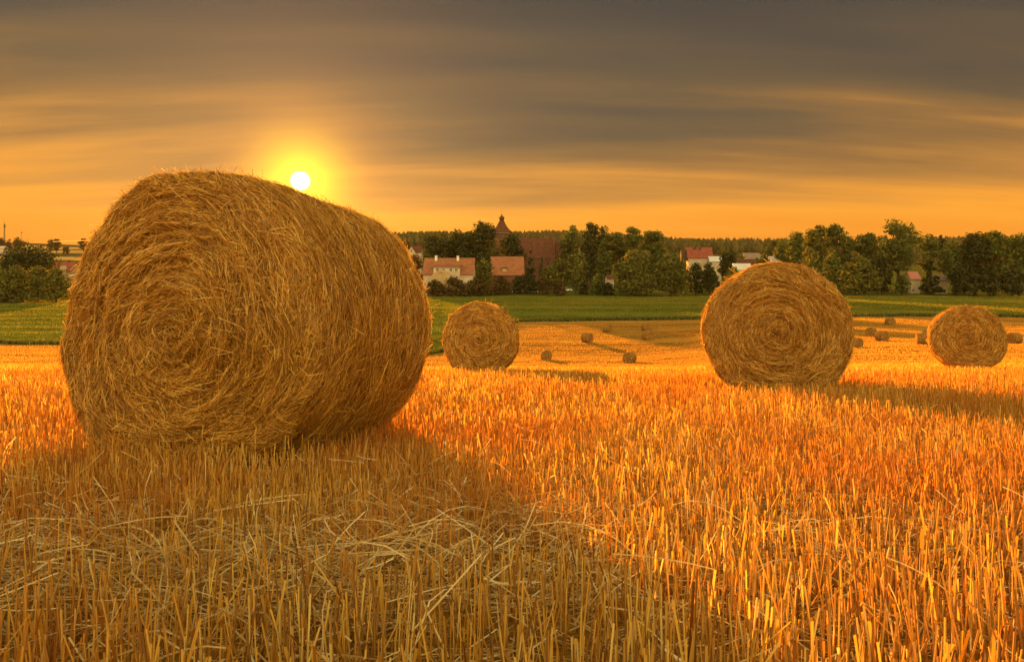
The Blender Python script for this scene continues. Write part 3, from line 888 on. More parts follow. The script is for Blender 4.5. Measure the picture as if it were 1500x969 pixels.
T(848,862,412,258,'bush','leaf_dark','shrub','small dark shrub on the green slope left of the white hut','shrub',SH)
T(864,880,410,256,'bush','leaf_mid','shrub','green shrub below the white hut','shrub',SH)
T(878,901,413,252,'bush','leaf_dark','shrub','dark shrub between the white hut and the willow pair','shrub',SH)
T(872,885,400,275,'bush','leaf_mid','shrub','small shrub behind the white hut','shrub',SH)
T(700,720,412,250,'bush','leaf_brown','shrub','low shrub just left of the rounded one by the cars','shrub',SH)
# --- around the right houses
T(1047,1057,361,360,'conifer','leaf_dark','spruce_tree','dark spruce right of the red-roofed house','tree',VT)
T(1053,1080,364,300,'round','leaf_dark','broadleaf_tree','dark round tree right of the metal-roofed annexe','tree',VT)
T(1080,1092,370,360,'round','leaf_mid','broadleaf_tree','green tree left of the grey-roofed house','tree',VT)
T(1110,1126,368,340,'round','leaf_mid','broadleaf_tree','round green tree right of the grey-roofed house','tree',VT)
T(1104,1113,377,320,'bush','leaf_olive','shrub','yellowish shrub in front of the grey-roofed house',"shrub",SH)
T(1122,1142,352,420,'round','leaf_dark','broadleaf_tree','dark tree above the pale-roofed cottage','tree',VT)
RT = 'tall trees on the right'
T(1134,1160,349,345,'round','leaf_mid','broadleaf_tree','mid-high green tree left of the tall loose trees','tree',RT)
T(1154,1182,340,330,'round','leaf_mid','broadleaf_tree','green tree stepping up to the tall loose trees','tree',RT)
T(1176,1211,324,292,'open','leaf_olive','tall_tree','tall loose tree above the top right of the large spiral bale','tree',RT,1.4)
T(1206,1251,325,296,'open','leaf_mid','tall_tree','broad loose tree, right neighbour of the first tall one','tree',RT,1.4)
T(1180,1206,368,272,'bush','leaf_mid','shrub','leafy undergrowth tree below the first tall loose tree','shrub',SH)
T(1200,1238,373,270,'bush','leaf_mid','shrub','leafy undergrowth left of the round willow bush','shrub',SH)
T(1234,1283,376,252,'bush','leaf_olive','willow_bush','round willow bush right of the large spiral bale','willow','willow bushes at the meadow edge',1.3)
T(1252,1288,330,282,'open','leaf_mid','tall_tree','dark tall tree rising behind the round willow bush','tree',RT,1.5)
T(1284,1346,321,268,'open','leaf_mid','tall_tree','tallest broad loose tree on the right, gaps of sky','tree',RT,1.6)
T(1276,1306,372,262,'bush','leaf_dark','shrub','dark undergrowth below the tallest loose tree','shrub',SH)
T(1312,1332,403,254,'bush','leaf_mid','shrub','small round shrub left of the pink-roofed cottage','shrub',SH)
T(1346,1374,345,290,'open','leaf_mid','tall_tree','dark loose tree left of the dense right group','tree',RT,1.5)
T(1372,1390,338,300,'open','leaf_dark','tall_tree','slim tree with a bushy top left of the dense group','tree',RT,1.3)
T(1352,1377,382,258,'conifer','leaf_dark','spruce_tree','dark conical tree between the pink and the white cottage','tree',RT)
T(1379,1416,346,256,'round','leaf_mid','tall_tree','leftmost tree of the dense dark group','tree',RT,1.4)
T(1408,1448,336,252,'round','leaf_dark','tall_tree','second tree of the dense dark group','tree',RT,1.4)
T(1440,1474,333,250,'column','leaf_mid','tall_tree','third tree of the dense dark group','tree',RT,1.4)
T(1470,1512,342,249,'round','leaf_mid','tall_tree','tree of the dense dark group cut by the right edge','tree',RT,1.4)
T(1395,1430,384,248,'bush','leaf_dark','shrub','dark undergrowth at the left of the dense group','shrub',SH)
T(1432,1464,388,247,'bush','leaf_dark','shrub','dark undergrowth in the middle of the dense group','shrub',SH)
T(1464,1502,390,246,'bush','leaf_dark','shrub','dark undergrowth at the right edge of the dense group','shrub',SH)
# --- left side
T(8,80,349,265,'round','leaf_dark','broadleaf_tree','broad dark tree above the hedge at the left','tree')
HG = 'shrubs of the left hedge'
T(-40,14,391,232,'bush','leaf_olive','hedge_shrub','hedge shrub cut by the left edge','shrub',HG,1.2)
T(2,44,389,230,'bush','leaf_olive','hedge_shrub','hedge shrub under the left of the broad dark tree','shrub',HG,1.2)
T(34,76,388,231,'bush','leaf_olive','hedge_shrub','hedge shrub under the right of the broad dark tree','shrub',HG,1.2)
T(64,102,392,230,'bush','leaf_olive','hedge_shrub','last hedge shrub beside the left rim of the huge bale','shrub',HG,1.2)
T(96,107,378,300,'conifer','leaf_dark','spruce_tree','small dark conifer behind the long red roof at the left','tree')
LT = 'small trees on the left hilltop'
for a_, b_, t_, d_, l_ in ((-3,7,346,760,'hilltop tree cut by the left edge near the mast'),(8,18,350,760,'pale low hilltop tree right of the mast'),
        (20,34,348,740,'hilltop tree left of the broad dark tree'),(70,78,349,720,'taller slim hilltop tree right of the broad dark tree'),
        (77,89,349,740,'hilltop tree touching the slim one'),(116,129,348,740,'hilltop tree beside the left top of the huge bale'),
        (92,101,359,640,'lone round bush on the hillside field')):
    T(a_, b_, t_, d_, 'round', 'leaf_brown', 'hilltop_tree', l_, 'tree', LT)

# ----------------------------------------------------------------- far forest (one mass)
n = 10500
d = 760+700*RNG.random(n)**0.75; u = RNG.uniform(-1.15, 1.15, n)
kp = (u > -0.55+0.03*np.sin(d*0.02)) & ((d > 1000) | (RNG.random(n) < np.clip((d-760)/200, 0, 1)))
d, u = d[kp], u[kp]; n = len(d)
x = u*d; z = ground(x, d)
H = RNG.uniform(9, 17, n); W = RNG.uniform(2.6, 5.0, n)
prof = np.array([[0.55, 0.0], [1.0, 0.35], [0.75, 0.7], [0.04, 1.0]])
K = 6
ang = np.linspace(0, 2*PI, K, endpoint=False)
V = np.zeros((n, 4, K, 3))
for i, (pr, pz) in enumerate(prof):
    jr = RNG.uniform(0.75, 1.25, (n, K))
    V[:, i, :, 0] = x[:, None]+W[:, None]*pr*jr*np.cos(ang); V[:, i, :, 1] = d[:, None]+W[:, None]*pr*jr*np.sin(ang)
    V[:, i, :, 2] = z[:, None]-0.5+H[:, None]*pz
b = (np.arange(n)*4*K)[:, None, None]; i = np.arange(3)[None, :, None]*K; j = np.arange(K); j2 = (j+1) % K
f = np.stack([b+i+j, b+i+j2, b+i+K+j2, b+i+K+j], -1).reshape(-1, 4)
M['forest'] = fibre_mat('forest', [(0.0,(0.035,0.038,0.012)),(0.6,(0.06,0.058,0.018)),(1.0,(0.10,0.085,0.028))], 0.0, gloss=0.0)
o = link_mesh('far_forest', np_mesh('far_forest', V.reshape(-1, 3), [f]), M['forest'])
tag(o, 'brown-green forest covering the far ridge behind the village', 'forest', kind='stuff')

# ----------------------------------------------------------------- houses
def house(px, d, W, D, yeave, yridge, rz, wall, roof, name, label, cat='house', windows=(), doors=(), chimneys=(), ov=0.4, gable_wall=None, sub=None, hip=0.0, group=None):
    """ridge along local x; front is local -y.  W length, D depth in metres; rows give heights."""
    x = (px-HX)/F*d; zg = gz(x, d)-0.2
    root = empty(name, (x, d, zg), rz)
    tag(root, label, cat, group)
    he = (HY-yeave)/F*d-zg; hr = (HY-yridge)/F*d-zg
    a, b = W/2, D/2
    m = MB()
    m.poly([(-a,-b,0),(a,-b,0),(a,b,0),(-a,b,0),(-a,-b,he),(a,-b,he),(a,b,he),(-a,b,he),(-a+hip,0,hr-0.12),(a-hip,0,hr-0.12)],
           [(0,3,2,1),(0,1,5,4),(1,2,6,9,5),(2,3,7,6),(3,0,4,8,7),(4,5,9,8),(6,7,8,9)])
    m.build('wall', M[wall], root)
    k = ov*(hr-he)/b
    r = MB(); A = a+ov
    r.slab((-A,-b-ov,he-k+.1),(A,-b-ov,he-k+.1),(A-hip,0,hr+.1),(-A+hip,0,hr+.1),0.22)
    r.slab((A,b+ov,he-k+.1),(-A,b+ov,he-k+.1),(-A+hip,0,hr+.1),(A-hip,0,hr+.1),0.22)
    if hip > 0:
        r.poly([(-A,-b-ov,he-k+.08),(-A,b+ov,he-k+.08),(-A+hip,0,hr+.08)], [(0,2,1)]); r.poly([(A,-b-ov,he-k+.08),(A,b+ov,he-k+.08),(A-hip,0,hr+.08)], [(0,1,2)])
    ro = r.build('roof', M[roof], root)
    for cx, cy, cw, ch, cm in chimneys:
        c = MB(); zr = hr-abs(cy)/b*(hr-he)
        c.box(cx-cw/2, cx+cw/2, cy-cw/2, cy+cw/2, zr-0.5, zr+ch); c.box(cx-cw/2-.08, cx+cw/2+.08, cy-cw/2-.08, cy+cw/2+.08, zr+ch, zr+ch+.15)
        c.build('chimney', M[cm], ro)
    for face, wx, wz, ww, wh in windows:
        add_window(root, face, wx, wz, ww, wh, a, b)
    for face, wx, ww, wh in doors:
        dd = MB()
        if face == 'front': dd.box(wx-ww/2, wx+ww/2, -b-.06, -b-.004, 0, wh)
        else: dd.box(-a-.06, -a-.004, wx-ww/2, wx+ww/2, 0, wh)
        dd.build('door', M['door'], root)
    return root, he, hr


def add_window(root, face, wx, wz, ww, wh, a, b, y0=None):
    fr = MB(); pn = MB(); t = 0.10
    def bx(mb, x0, x1, z0, z1, p0, p1):
        if face == 'front': mb.box(x0, x1, -b-p1, -b-p0, z0, z1)
        elif face == 'left': mb.box(-a-p1, -a-p0, x0, x1, z0, z1)
        else: mb.box(a+p0, a+p1, x0, x1, z0, z1)
    x0, x1, z0, z1 = wx-ww/2, wx+ww/2, wz, wz+wh
    bx(fr, x0-t, x0, z0-t, z1+t, .004, .08); bx(fr, x1, x1+t, z0-t, z1+t, .004, .08)
    bx(fr, x0, x1, z1, z1+t, .004, .08); bx(fr, x0, x1, z0-t, z0, .004, .10)
    bx(fr, wx-.04, wx+.04, z0, z1, .045, .07)
    bx(pn, x0, x1, z0, z1, .004, .04)
    w = fr.build('window', M['trim_white'], root)
    pn.build('pane', M['pane'], w)
    return w

# white manor house: main roof, tall front dormer storey, gabled porch
d0 = 262
mr, he, hr = house(659, d0, 18.6, 10.5, 399.5, 378, -0.05, 'wall_white', 'roof_orange', 'manor_house',
    'white manor house with an orange roof, two pale chimneys and a gabled porch',
    chimneys=((-5.2,-.6,.9,1.5,'trim_white'),(3.2,-.6,.9,1.4,'trim_white')),
    windows=tuple(('front', x_, 1.0, .8, 1.5) for x_ in (-8.2,-6.2,5.6,7.8))+(('left',-1.5,1.0,.8,1.4),('left',1.8,1.0,.8,1.4)), ov=0.5)
m = MB(); zt = he+2.3
m.box(-5.4, 4.6, -6.0, -1.2, 0.0, zt)
dm = m.build('dormer_storey', M['wall_white'], mr)
MB().slab((-5.8,-6.4,zt+.05),(5.0,-6.4,zt+.05),(5.0,-1.0,zt+1.25),(-5.8,-1.0,zt+1.25),0.22).build('dormer_roof', M['roof_orange'], dm)
for x_ in (-3.8,-1.5,1.2,3.3):
    w = add_window(mr, 'front', x_, he+.55, .9, 1.3, 0, 6.0)
m = MB(); pw = 4.4; pz = he-0.8; pr = he+1.6
m.poly([(-5.4,-10,0),(1.6,-10,0),(1.6,-6.02,0),(-5.4,-6.02,0),(-5.4,-10,pz),(1.6,-10,pz),(1.6,-6.02,pz),(-5.4,-6.02,pz),(-1.9,-10,pr-.1),(-1.9,-6.02,pr-.1)],
       [(0,3,2,1),(0,1,5,8,4),(1,2,6,5),(2,3,7,9,6),(3,0,4,7),(5,6,9,8),(7,4,8,9)])
po = m.build('porch', M['wall_tan'], mr)
r = MB(); r.slab((-6.1,-10.5,pz-.35),(-1.9,-10.5,pr+.05),(-1.9,-6.03,pr+.05),(-6.1,-6.03,pz-.35),0.2); r.slab((-1.9,-10.5,pr+.05),(2.3,-10.5,pz-.35),(2.3,-6.03,pz-.35),(-1.9,-6.03,pr+.05),0.2)
r.build('porch_roof', M['roof_dark'], po)
MB().lathe([(0.45,0),(0.45,0.08)], 12).build('gable_window', M['pane'], po).location = (-1.9, -10.004, pz+.9)
po.children[-1].rotation_euler = (PI/2, 0, 0)
m = MB(); m.box(-1.9-1.6, -1.9+1.6, -10.05, -10.004, 0.0, 1.9); m.build('porch_door', M['door'], po)

_, bh, br = house(743, 285, 13.0, 10, 400.5, 376, 0.03, 'wall_brick', 'roof_orange', 'barn', 'long red-roofed barn with a small dormer left of the church foot', 'barn', ov=0.5,
      doors=(('front', -2.0, 2.4, 2.2),), windows=(('front', 3.5, .7, .8, 1.0),))
bn = bpy.data.objects['barn']
x_ = -1.2
m = MB(); m.box(x_-.9, x_+.9, -4.4, -1.5, bh, bh+2.3); dq = m.build('dormer', M['wall_cream'], bn)
MB().slab((x_-1.1,-4.7,bh+2.32),(x_+1.1,-4.7,bh+2.32),(x_+1.1,-1.3,bh+3.1),(x_-1.1,-1.3,bh+3.1),.15).build('dormer_roof', M['roof_dark'], dq)
house(608, 430, 8.5, 6.8, 369, 360.5, 0.0, 'wall_white', 'roof_dark', 'cottage', 'small white cottage with a dark red roof at the foot of the ridge', ov=.4, windows=(('front',-2,1,.8,1.2),('front',2,1,.8,1.2)))
m = MB()   # its white cross gable toward the field
co = bpy.data.objects['cottage']
zg_ = co.location.z; e_ = (HY-370)/F*430-zg_; p_ = (HY-361)/F*430-zg_
m.poly([(-4,-5.4,0),(1,-5.4,0),(1,-3.42,0),(-4,-3.42,0),(-4,-5.4,e_),(1,-5.4,e_),(1,-3.42,e_),(-4,-3.42,e_),(-1.5,-5.4,p_),(-1.5,-3.42,p_)],
       [(0,3,2,1),(0,1,5,8,4),(1,2,6,5),(2,3,7,9,6),(3,0,4,7),(5,6,9,8),(7,4,8,9)])
gb = m.build('gable', M['wall_white'], co)
r = MB(); r.slab((-4.5,-5.7,e_-.4),(-1.5,-5.7,p_+.15),(-1.5,-3.43,p_+.15),(-4.5,-3.43,e_-.4),.2); r.slab((-1.5,-5.7,p_+.15),(1.5,-5.7,e_-.4),(1.5,-3.43,e_-.4),(-1.5,-3.43,p_+.15),.2)
r.build('gable_roof', M['roof_dark'], gb)
MB().box(-1.9,-1.1,-5.46,-5.404,e_+.4,e_+1.6).build('gable_window', M['pane'], gb)

# church
d0 = 345
cx = (735-HX)/F*d0; cz = gz(cx, d0)-.3
ch = empty('church', (cx, d0, cz), 0.0); tag(ch, 'brick church with a flared tower roof, lantern and stepped gable', 'church')
zz = lambda row: (HY-row)/F*d0-cz
tw = 3.4; ev = zz(340)
m = MB(); m.box(-tw, tw, -tw, tw, 0, ev-.6); t_ = m.build('tower', M['wall_brick'], ch)
m = MB(); m.box(-tw-.35, tw+.35, -tw-.35, tw+.35, ev-.6, ev); m.build('cornice', M['trim_white'], t_)
for x_ in (-1.3, 1.3):
    MB().box(x_-.5, x_+.5, -tw-.06, -tw-.004, ev-3.4, ev-1.4).build('belfry_opening', M['pane'], t_)
m = MB()
prof_ = [(5.5,0),(4.8,.5),(3.7,1.7),(2.7,3.2),(1.85,4.9),(1.45,6.0)]
m.lathe([(r_*1.414*.96, ev+.01+z_*(zz(324.5)-ev)/6.0) for r_, z_ in prof_], 4, a0=PI/4)
rf_ = m.build('tower_roof', M['roof_dark'], ch)
L0 = zz(324.5)
m = MB(); m.lathe([(1.15,L0),(1.15,L0+1.5),(1.6,L0+1.6),(1.4,L0+2.0),(.8,L0+2.6),(.25,L0+3.2),(.06,L0+4.0)], 8); m.build('lantern', M['roof_dark'], rf_)
m = MB(); m.tube((0,0,L0+3.8),(0,0,zz(306)),.07,.03,6); m.box(-.5,.5,-.03,.03,zz(308),zz(308)+.12); m.build('spire_cross', M['steel'], rf_)
nx0 = 9.2; nx1 = 25.8; ne = zz(376); nr = zz(349)
m = MB(); m.poly([(tw+.02,-6,0),(nx1,-6,0),(nx1,6,0),(tw+.02,6,0),(tw+.02,-6,ne),(nx1,-6,ne),(nx1,6,ne),(tw+.02,6,ne),(tw+.02,0,nr-.2),(nx1,0,nr-.2)],
    [(0,3,2,1),(0,1,5,4),(1,2,6,9,5),(2,3,7,6),(3,0,4,8,7),(4,5,9,8),(6,7,8,9)])
nv = m.build('nave', M['wall_brick'], ch)
r = MB(); r.slab((tw+.05,-6.5,ne-.7),(nx1-.02,-6.5,ne-.7),(nx1-.02,0,nr+.1),(tw+.05,0,nr+.1),.25); r.slab((nx1-.02,6.5,ne-.7),(tw+.05,6.5,ne-.7),(tw+.05,0,nr+.1),(nx1-.02,0,nr+.1),.25)
r.build('nave_roof', M['roof_dark'], nv)
for x_ in (7, 11, 15, 19, 23):
    MB().box(x_-.6, x_+.6, -6.06, -6.004, 2.2, ne-1.2).build('window', M['pane'], nv)
    MB().box(x_+1.5, x_+2.3, -7.0, -6.004, 0, ne-.9).build('buttress', M['wall_brick'], nv)
m = MB()
for k in range(6):
    yy = 6.3*(1-k/6); m.box(nx1, nx1+.7, -yy, yy, (0 if k == 0 else ne+(nr-ne)*k/6+.35), ne+(nr-ne)*(k+1)/6+.352)
gbl = m.build('stepped_gable', M['wall_brick'], ch)
m = MB(); m.lathe([(.55,nr+.4),(.55,nr+1.7),(.8,nr+1.8),(.05,nr+3.0)], 6, cx=nx1+.35); m.build('gable_turret', M['wall_brick'], gbl)
ce = zz(373); cr = zz(354); c0 = nx1+.72; c1 = c0+5.5
m = MB(); m.poly([(c0,-4,0),(c1,-4,0),(c1,4,0),(c0,4,0),(c0,-4,ce),(c1,-4,ce),(c1,4,ce),(c0,4,ce),(c0,0,cr-.2),(c1,0,cr-.2)],
    [(0,3,2,1),(0,1,5,4),(1,2,6,9,5),(2,3,7,6),(3,0,4,8,7),(4,5,9,8),(6,7,8,9)])
cho = m.build('choir', M['wall_brick'], ch)
r = MB(); r.slab((c0+.02,-4.5,ce-.6),(c1+.3,-4.5,ce-.6),(c1+.3,0,cr+.1),(c0+.02,0,cr+.1),.25); r.slab((c1+.3,4.5,ce-.6),(c0+.02,4.5,ce-.6),(c0+.02,0,cr+.1),(c1+.3,0,cr+.1),.25)
r.build('choir_roof', M['roof_dark'], cho)
MB().box(c0+.05, c1, -4.25, -4.003, ce-.75, ce-.45).build('eave_board', M['trim_white'], cho)

# houses on the right
house(1024, 330, 11.0, 9.5, 376.5, 362.5, -0.15, 'wall_white', 'roof_red', 'red_roofed_house', 'tall white house with a red roof and two dark chimneys', ov=.5,
      chimneys=((-2.2,-1.0,.8,1.6,'wall_wood'),(.4,-1.0,.8,1.5,'wall_wood')),
      windows=tuple(('front', x_, 3.1, .8, 1.3) for x_ in (-4.2,-1.5,.7,3.0,4.6))+tuple(('front', x_, .7, .8, 1.3) for x_ in (-4.2,-1.5,.7)))
rh = bpy.data.objects['red_roofed_house']
m = MB(); hr_ = (HY-363)/F*330-rh.location.z; he_ = (HY-378)/F*330-rh.location.z
m.poly([(-8.6,-3.2,he_-1.2),(-5.52,-3.2,he_-1.2),(-5.52,3.2,he_-1.2),(-8.6,3.2,he_-1.2),(-8.6,0,hr_-.6),(-5.52,0,hr_-.6)], [(0,3,2,1),(0,1,5,4),(1,2,5),(2,3,4,5),(3,0,4)])
bc = m.build('wooden_balcony_gable', M['wall_wood'], rh)
for y_ in (-3, 3): bc2 = MB().box(-8.5,-8.25,y_-.12,y_+.12,0,he_-1.21).build('post', M['wall_wood'], bc)
house(1047, 322, 5.2, 5.0, 382, 375.5, -0.1, 'wall_white', 'roof_metal', 'annexe', 'low white annexe with a pale metal roof beside the red-roofed house', 'outbuilding', windows=(('front',0,.8,1.0,1.0),))
house(1100, 380, 9.0, 7.5, 378.5, 370.5, 0.1, 'wall_cream', 'roof_grey', 'grey_roofed_house', 'cream house with a grey-brown roof above the large spiral bale', windows=(('front',-2.6,1.5,.8,1.2),('front',0,1.5,.8,1.2),('front',2.6,1.5,.8,1.2)))
house(1092, 330, 9.5, 6.5, 388, 379.5, 0.15, 'wall_cream', 'roof_dark', 'brown_shed', 'long low shed with a brown roof in front of the grey-roofed house', 'shed', doors=(('front',1,1.6,1.9),))
house(1130, 345, 8.0, 6.5, 385, 375.5, 0.2, 'wall_white', 'roof_pale', 'pale_roofed_cottage', 'cottage with a pale roof above the top of the large spiral bale', hip=1.8, windows=(('front',-1.8,.8,.8,1.2),('front',1.8,.8,.8,1.2)))
house(1086, 290, 6.6, 5.0, 394, 386, -0.1, 'wall_white', 'roof_metal', 'white_shed', 'white shed with a lilac metal roof beside the big spiral bale', 'shed', windows=(('front',-1.2,.8,.9,.9),))
house(1336, 268, 3.8, 4.0, 407, 398, 0.1, 'wall_white', 'roof_pink', 'pink_roofed_cottage', 'little white cottage with a pink roof between the tall right trees', windows=(('front',-1.0,.9,.8,1.1),))
house(1376, 266, 4.2, 4.0, 409, 402, -0.1, 'wall_white', 'roof_grey', 'white_cottage', 'white cottage half hidden by the dense trees at the right', windows=(('front',-1.0,.9,.8,1.2),('front',1.0,.9,.8,1.2)))
house(893, 268, 2.8, 2.8, 407, 403, 0.2, 'wall_white', 'roof_dark', 'garden_hut', 'tiny white garden hut left of the willow pair', 'hut', doors=(('front',0.2,.8,1.8),), ov=.25)
house(93, 290, 10.5, 7, 396, 384, 0.0, 'wall_cream', 'roof_red', 'long_red_roofed_house', 'house with a long red roof between the hedge and the huge bale', windows=(('front',-2,.6,.8,1.0),))
lh = bpy.data.objects['long_red_roofed_house']; zg_ = lh.location.z
e_ = (HY-395)/F*290-zg_; p_ = (HY-389)/F*290-zg_
m = MB(); m.poly([(1.2,-5,0),(3.6,-5,0),(3.6,-3.5,0),(1.2,-3.5,0),(1.2,-5,e_),(3.6,-5,e_),(3.6,-2.2,e_),(1.2,-2.2,e_),(2.4,-5,p_),(2.4,-2.2,p_)],
    [(0,3,2,1),(0,1,5,8,4),(1,2,6,5),(2,3,7,9,6),(3,0,4,7),(5,6,9,8),(7,4,8,9)]); m.build('gable', M['wall_white'], lh)
house(2, 700, 9, 7, 363, 360.5, 0.1, 'wall_white', 'roof_pale', 'hilltop_house', 'tiny pale house under the hilltop trees at the left edge')

# ----------------------------------------------------------------- masts and cars
def mast(px, d, yt, name, label, lattice):
    x = (px-HX)/F*d; z = gz(x, d); h = (HY-yt)/F*d-z
    root = empty(name, (x, d, z)); tag(root, label, 'mast')
    m = MB()
    if lattice:
        for k in range(3):
            a = 2*PI*k/3; m.tube((1.3*math.cos(a),1.3*math.sin(a),-1),(.35*math.cos(a),.35*math.sin(a),h*.92),.22,.16,5)
        for i in range(14):
            t0, t1 = i/14, (i+1)/14
            for k in range(3):
                a, b = 2*PI*k/3, 2*PI*(k+1)/3; r0 = 1.3-.95*t0; r1 = 1.3-.95*t1
                m.tube((r0*math.cos(a),r0*math.sin(a),h*.92*t0),(r1*math.cos(b),r1*math.sin(b),h*.92*t1),.1,.1,4)
        m.build('lattice_tower', M['steel'], root)
        a_ = MB(); a_.tube((0,0,h*.9),(0,0,h),.16,.06,6); a_.build('antenna', M['steel'], root)
        p_ = MB()
        for k in range(3):
            a = 2*PI*k/3+.5; p_.tube((.9*math.cos(a),.9*math.sin(a),h*.80),(.9*math.cos(a),.9*math.sin(a),h*.88),.3,.3,6)
            p_.tube((0,0,h*.84),(.9*math.cos(a),.9*math.sin(a),h*.84),.08,.08,4)
        p_.build('panel_antennas', M['steel'], root)
    else:
        m.tube((0,0,-1),(0,0,h),.28,.18,6); m.build('pole', M['steel'], root)
        a_ = MB(); a_.lathe([(.2,h),(.7,h+.2),(.7,h+1.6),(.2,h+1.8)], 8); a_.build('drum', M['steel'], root)
mast(6.5, 760, 323.5, 'radio_mast', 'tall thin lattice mast on the left hilltop', True)
mast(32, 760, 342, 'pole_mast', 'short pole with a drum top on the left hilltop', False)


def car_proto(loc, rz, label):
    root = empty('parked_car', loc, rz); tag(root, label, 'car', 'cars parked below the barn')
    def loft(sec, name, mat, par):
        m = MB(); n = len(sec[0])
        for i, s_ in enumerate(sec): m.v += s_
        for i in range(len(sec)-1):
            for k in range(n): m.f.append((i*n+k, i*n+(k+1)%n, (i+1)*n+(k+1)%n, (i+1)*n+k))
        m.f.append(tuple(range(n))[::-1]); m.f.append(tuple((len(sec)-1)*n+k for k in range(n)))
        return m.build(name, M[mat], par)
    pro = [(-2.1,.55),(-2.05,.85),(-1.3,.95),(1.1,.92),(2.0,.75),(2.1,.5),(2.0,.3),(-2.0,.3)]
    body = loft([[(x, y*s_, z) for x, z in pro] for y, s_ in ((-.85,1),(.85,1))], 'body', 'car_white', root)
    cab = [(-1.6,.93),(-1.25,1.42),(.25,1.45),(1.05,.90)]
    loft([[(x*.97, y, z) for x, z in cab] for y in (-.72,.72)], 'window_band', 'pane', body)
    loft([[(x, y, z) for x, z in ((-1.3,1.42),(-1.2,1.49),(.2,1.51),(.32,1.44))] for y in (-.74,.74)], 'roof', 'car_white', root)
    for x_ in (-1.3, 1.3):
        for y_ in (-.83, .83):
            w = MB().lathe([(.32,-.1),(.32,.1)], 12).build('wheel', M['tyre'], root); w.location = (x_, y_, .32); w.rotation_euler = (PI/2, 0, 0)
    return root
CARS = [(758,268,0.1,'white parked car, left of the two near the rounded shrub'),(780,270,0.4,'white parked car, right of the two near the rounded shrub'),(831,283,-.3,'white parked car under the orchard trees'),(1056,272,.2,'white parked car behind the left shoulder of the large spiral bale')]
for i, (px, d, rz, lab) in enumerate(CARS):
    x = (px-HX)/F*d; loc = (x, d, gz(x, d)+.02)
    if i == 0: c0_ = car_proto(loc, rz, lab)
    else:
        c = copy_tree(c0_); c.location = loc; c.rotation_euler = (0, 0, rz); c['label'] = lab

# ----------------------------------------------------------------- haze
hm = bpy.data.materials.new('haze'); hm.use_nodes = True; hn = hm.node_tree; hn.nodes.clear()
ho = hn.nodes.new('ShaderNodeOutputMaterial'); pv = hn.nodes.new('ShaderNodeVolumePrincipled')
pv.inputs['Color'].default_value = (0.95, 0.85, 0.72, 1); pv.inputs['Density'].default_value = 0.00003; pv.inputs['Anisotropy'].default_value = 0.0
hn.links.new(pv.outputs[0], ho.inputs['Volume'])
zs = [v for o_ in bpy.data.objects if o_.name in ('stubble_field','meadow','village_green','hills') for v in (min(c.co.z for c in o_.data.vertices), max(c.co.z for c in o_.data.vertices))]
hz = MB().box(-3900, 3900, -3900, 3900, min(zs)-1.0, max(max(zs), 60)+24).build('haze', hm)
tag(hz, 'thin warm evening haze over the fields and the far ridge', 'haze', kind='stuff')

# ----------------------------------------------------------------- light
SUN = Vector((440-HX, F, HY-265)).normalized()
elev = math.asin(SUN.z); az = math.atan2(SUN.x, SUN.y)
sl = bpy.data.lights.new('sun', 'SUN'); sl.energy = 5.0; sl.angle = math.radians(0.6); sl.color = (1.0, 0.37, 0.045)
so = bpy.data.objects.new('sun', sl); COL.objects.link(so)
so.rotation_euler = (-SUN).to_track_quat('-Z', 'Y').to_euler()
so.location = (0, 0, 60)

wo = bpy.data.worlds.new('World'); SC.world = wo; wo.use_nodes = True
nt = wo.node_tree; nt.nodes.clear()
N = nt.nodes.new; LK = nt.links.new


def mth(op, a, b=None, c=None, clamp=False):
    m = N('ShaderNodeMath'); m.operation = op; m.use_clamp = clamp
    for i, v in enumerate((a, b, c)):
        if v is None: continue
        if isinstance(v, (int, float)): m.inputs[i].default_value = v
        else: LK(v, m.inputs[i])
    return m.outputs[0]


def sstep(v, lo, hi):
    m = N('ShaderNodeMapRange'); m.interpolation_type = 'SMOOTHSTEP'
    LK(v, m.inputs[0]); m.inputs[1].default_value = lo; m.inputs[2].default_value = hi
    return m.outputs[0]

tc = N('ShaderNodeTexCoord'); D_ = tc.outputs['Generated']
sx = N('ShaderNodeSeparateXYZ'); LK(D_, sx.inputs[0]); dx, dy, dz = sx.outputs
dp = N('ShaderNodeVectorMath'); dp.operation = 'DOT_PRODUCT'; LK(D_, dp.inputs[0]); dp.inputs[1].default_value = SUN
cs = dp.outputs['Value']
# long smeared cloud streaks on a flat cloud layer
den = mth('ADD', mth('MAXIMUM', dz, 0.0), 0.12)
cv = N('ShaderNodeCombineXYZ'); LK(mth('DIVIDE', dx, den), cv.inputs[0]); LK(mth('DIVIDE', dy, den), cv.inputs[1])
n1 = noise(nt, 1.0, 5, mapping(nt, cv.outputs[0], (0.20, 0.85, 1), (0, 0, 0.42)), 0.5)
n1.inputs['Distortion'].default_value = 0.5
n2 = noise(nt, 1.0, 4, mapping(nt, cv.outputs[0], (0.42, 2.4, 1), (0, 0, -0.34)), 0.6)
st_ = mth('ADD', mth('MULTIPLY', mth('SUBTRACT', n1.outputs['Fac'], 0.5), 0.36), mth('MULTIPLY', mth('SUBTRACT', n2.outputs['Fac'], 0.5), 0.15))
ew = mth('ADD', dz, mth('MULTIPLY', st_, mth('ADD', sstep(dz, 0.0, 0.22), 0.12)))
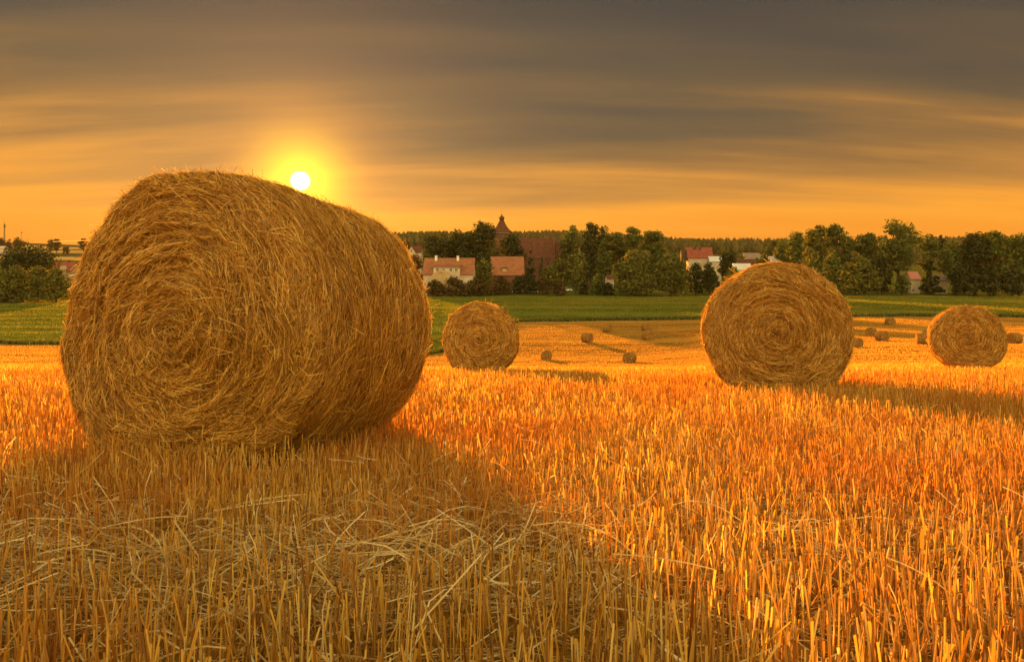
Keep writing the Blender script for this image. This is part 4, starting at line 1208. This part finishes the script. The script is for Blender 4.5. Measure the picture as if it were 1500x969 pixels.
west = ramp(nt, [(0.0,(0.64,0.20,0.025)),(0.035,(0.90,0.305,0.024)),(0.075,(0.98,0.375,0.034)),(0.12,(0.58,0.25,0.045)),(0.165,(0.30,0.150,0.043)),(0.22,(0.155,0.100,0.046)),(0.29,(0.092,0.071,0.048)),(0.38,(0.050,0.045,0.039)),(0.60,(0.10,0.085,0.07)),(1.0,(0.30,0.25,0.19))], mth('MAXIMUM', ew, 0.0)).outputs['Color']
# toward the sun: warmer, brighter
cp = mth('MAXIMUM', cs, 0.0)
h1 = mth('POWER', cp, 40.0); h2 = mth('POWER', cp, 300.0); h3 = mth('POWER', cp, 800.0); h4 = mth('POWER', cp, 7000.0)


def scaled(col, f):
    v = N('ShaderNodeVectorMath'); v.operation = 'SCALE'; v.inputs[0].default_value = col; LK(f, v.inputs['Scale']); return v.outputs[0]


def addc(a, b):
    v = N('ShaderNodeVectorMath'); v.operation = 'ADD'; LK(a, v.inputs[0]); LK(b, v.inputs[1]); return v.outputs[0]
glow = addc(addc(scaled((0.12,0.03,0.0), h1), scaled((0.60,0.16,0.0), h2)), addc(scaled((0.9,0.74,0.0), h3), scaled((1.6,1.2,0.10), h4)))
disc = scaled((6.0,6.0,5.0), sstep(cs, math.cos(math.radians(0.80)), math.cos(math.radians(0.50))))
# unseen sky behind the camera and overhead, brightened as added fill light
fill_sky = ramp(nt, [(0.0,(2.5,1.62,0.52)),(0.25,(2.7,1.85,0.66)),(0.55,(2.3,1.72,0.74)),(1.0,(1.3,1.02,0.50))], mth('MAXIMUM', dz, 0.0)).outputs['Color']
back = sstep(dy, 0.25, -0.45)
skyc = mixrgb(nt, back, west, fill_sky)
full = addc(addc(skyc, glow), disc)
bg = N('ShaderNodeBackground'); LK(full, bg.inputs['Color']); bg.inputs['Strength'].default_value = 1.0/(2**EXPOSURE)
sky = N('ShaderNodeTexSky'); sky.sky_type = 'NISHITA'; sky.sun_disc = False
sky.sun_elevation = elev; sky.sun_rotation = az; sky.dust_density = 3.0; sky.air_density = 1.2
bs = N('ShaderNodeBackground'); LK(sky.outputs[0], bs.inputs['Color']); bs.inputs['Strength'].default_value = 0.05
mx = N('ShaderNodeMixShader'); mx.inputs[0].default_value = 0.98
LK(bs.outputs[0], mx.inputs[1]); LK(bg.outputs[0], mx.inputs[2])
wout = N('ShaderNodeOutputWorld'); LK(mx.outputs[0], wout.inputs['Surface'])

bpy.context.view_layer.update()
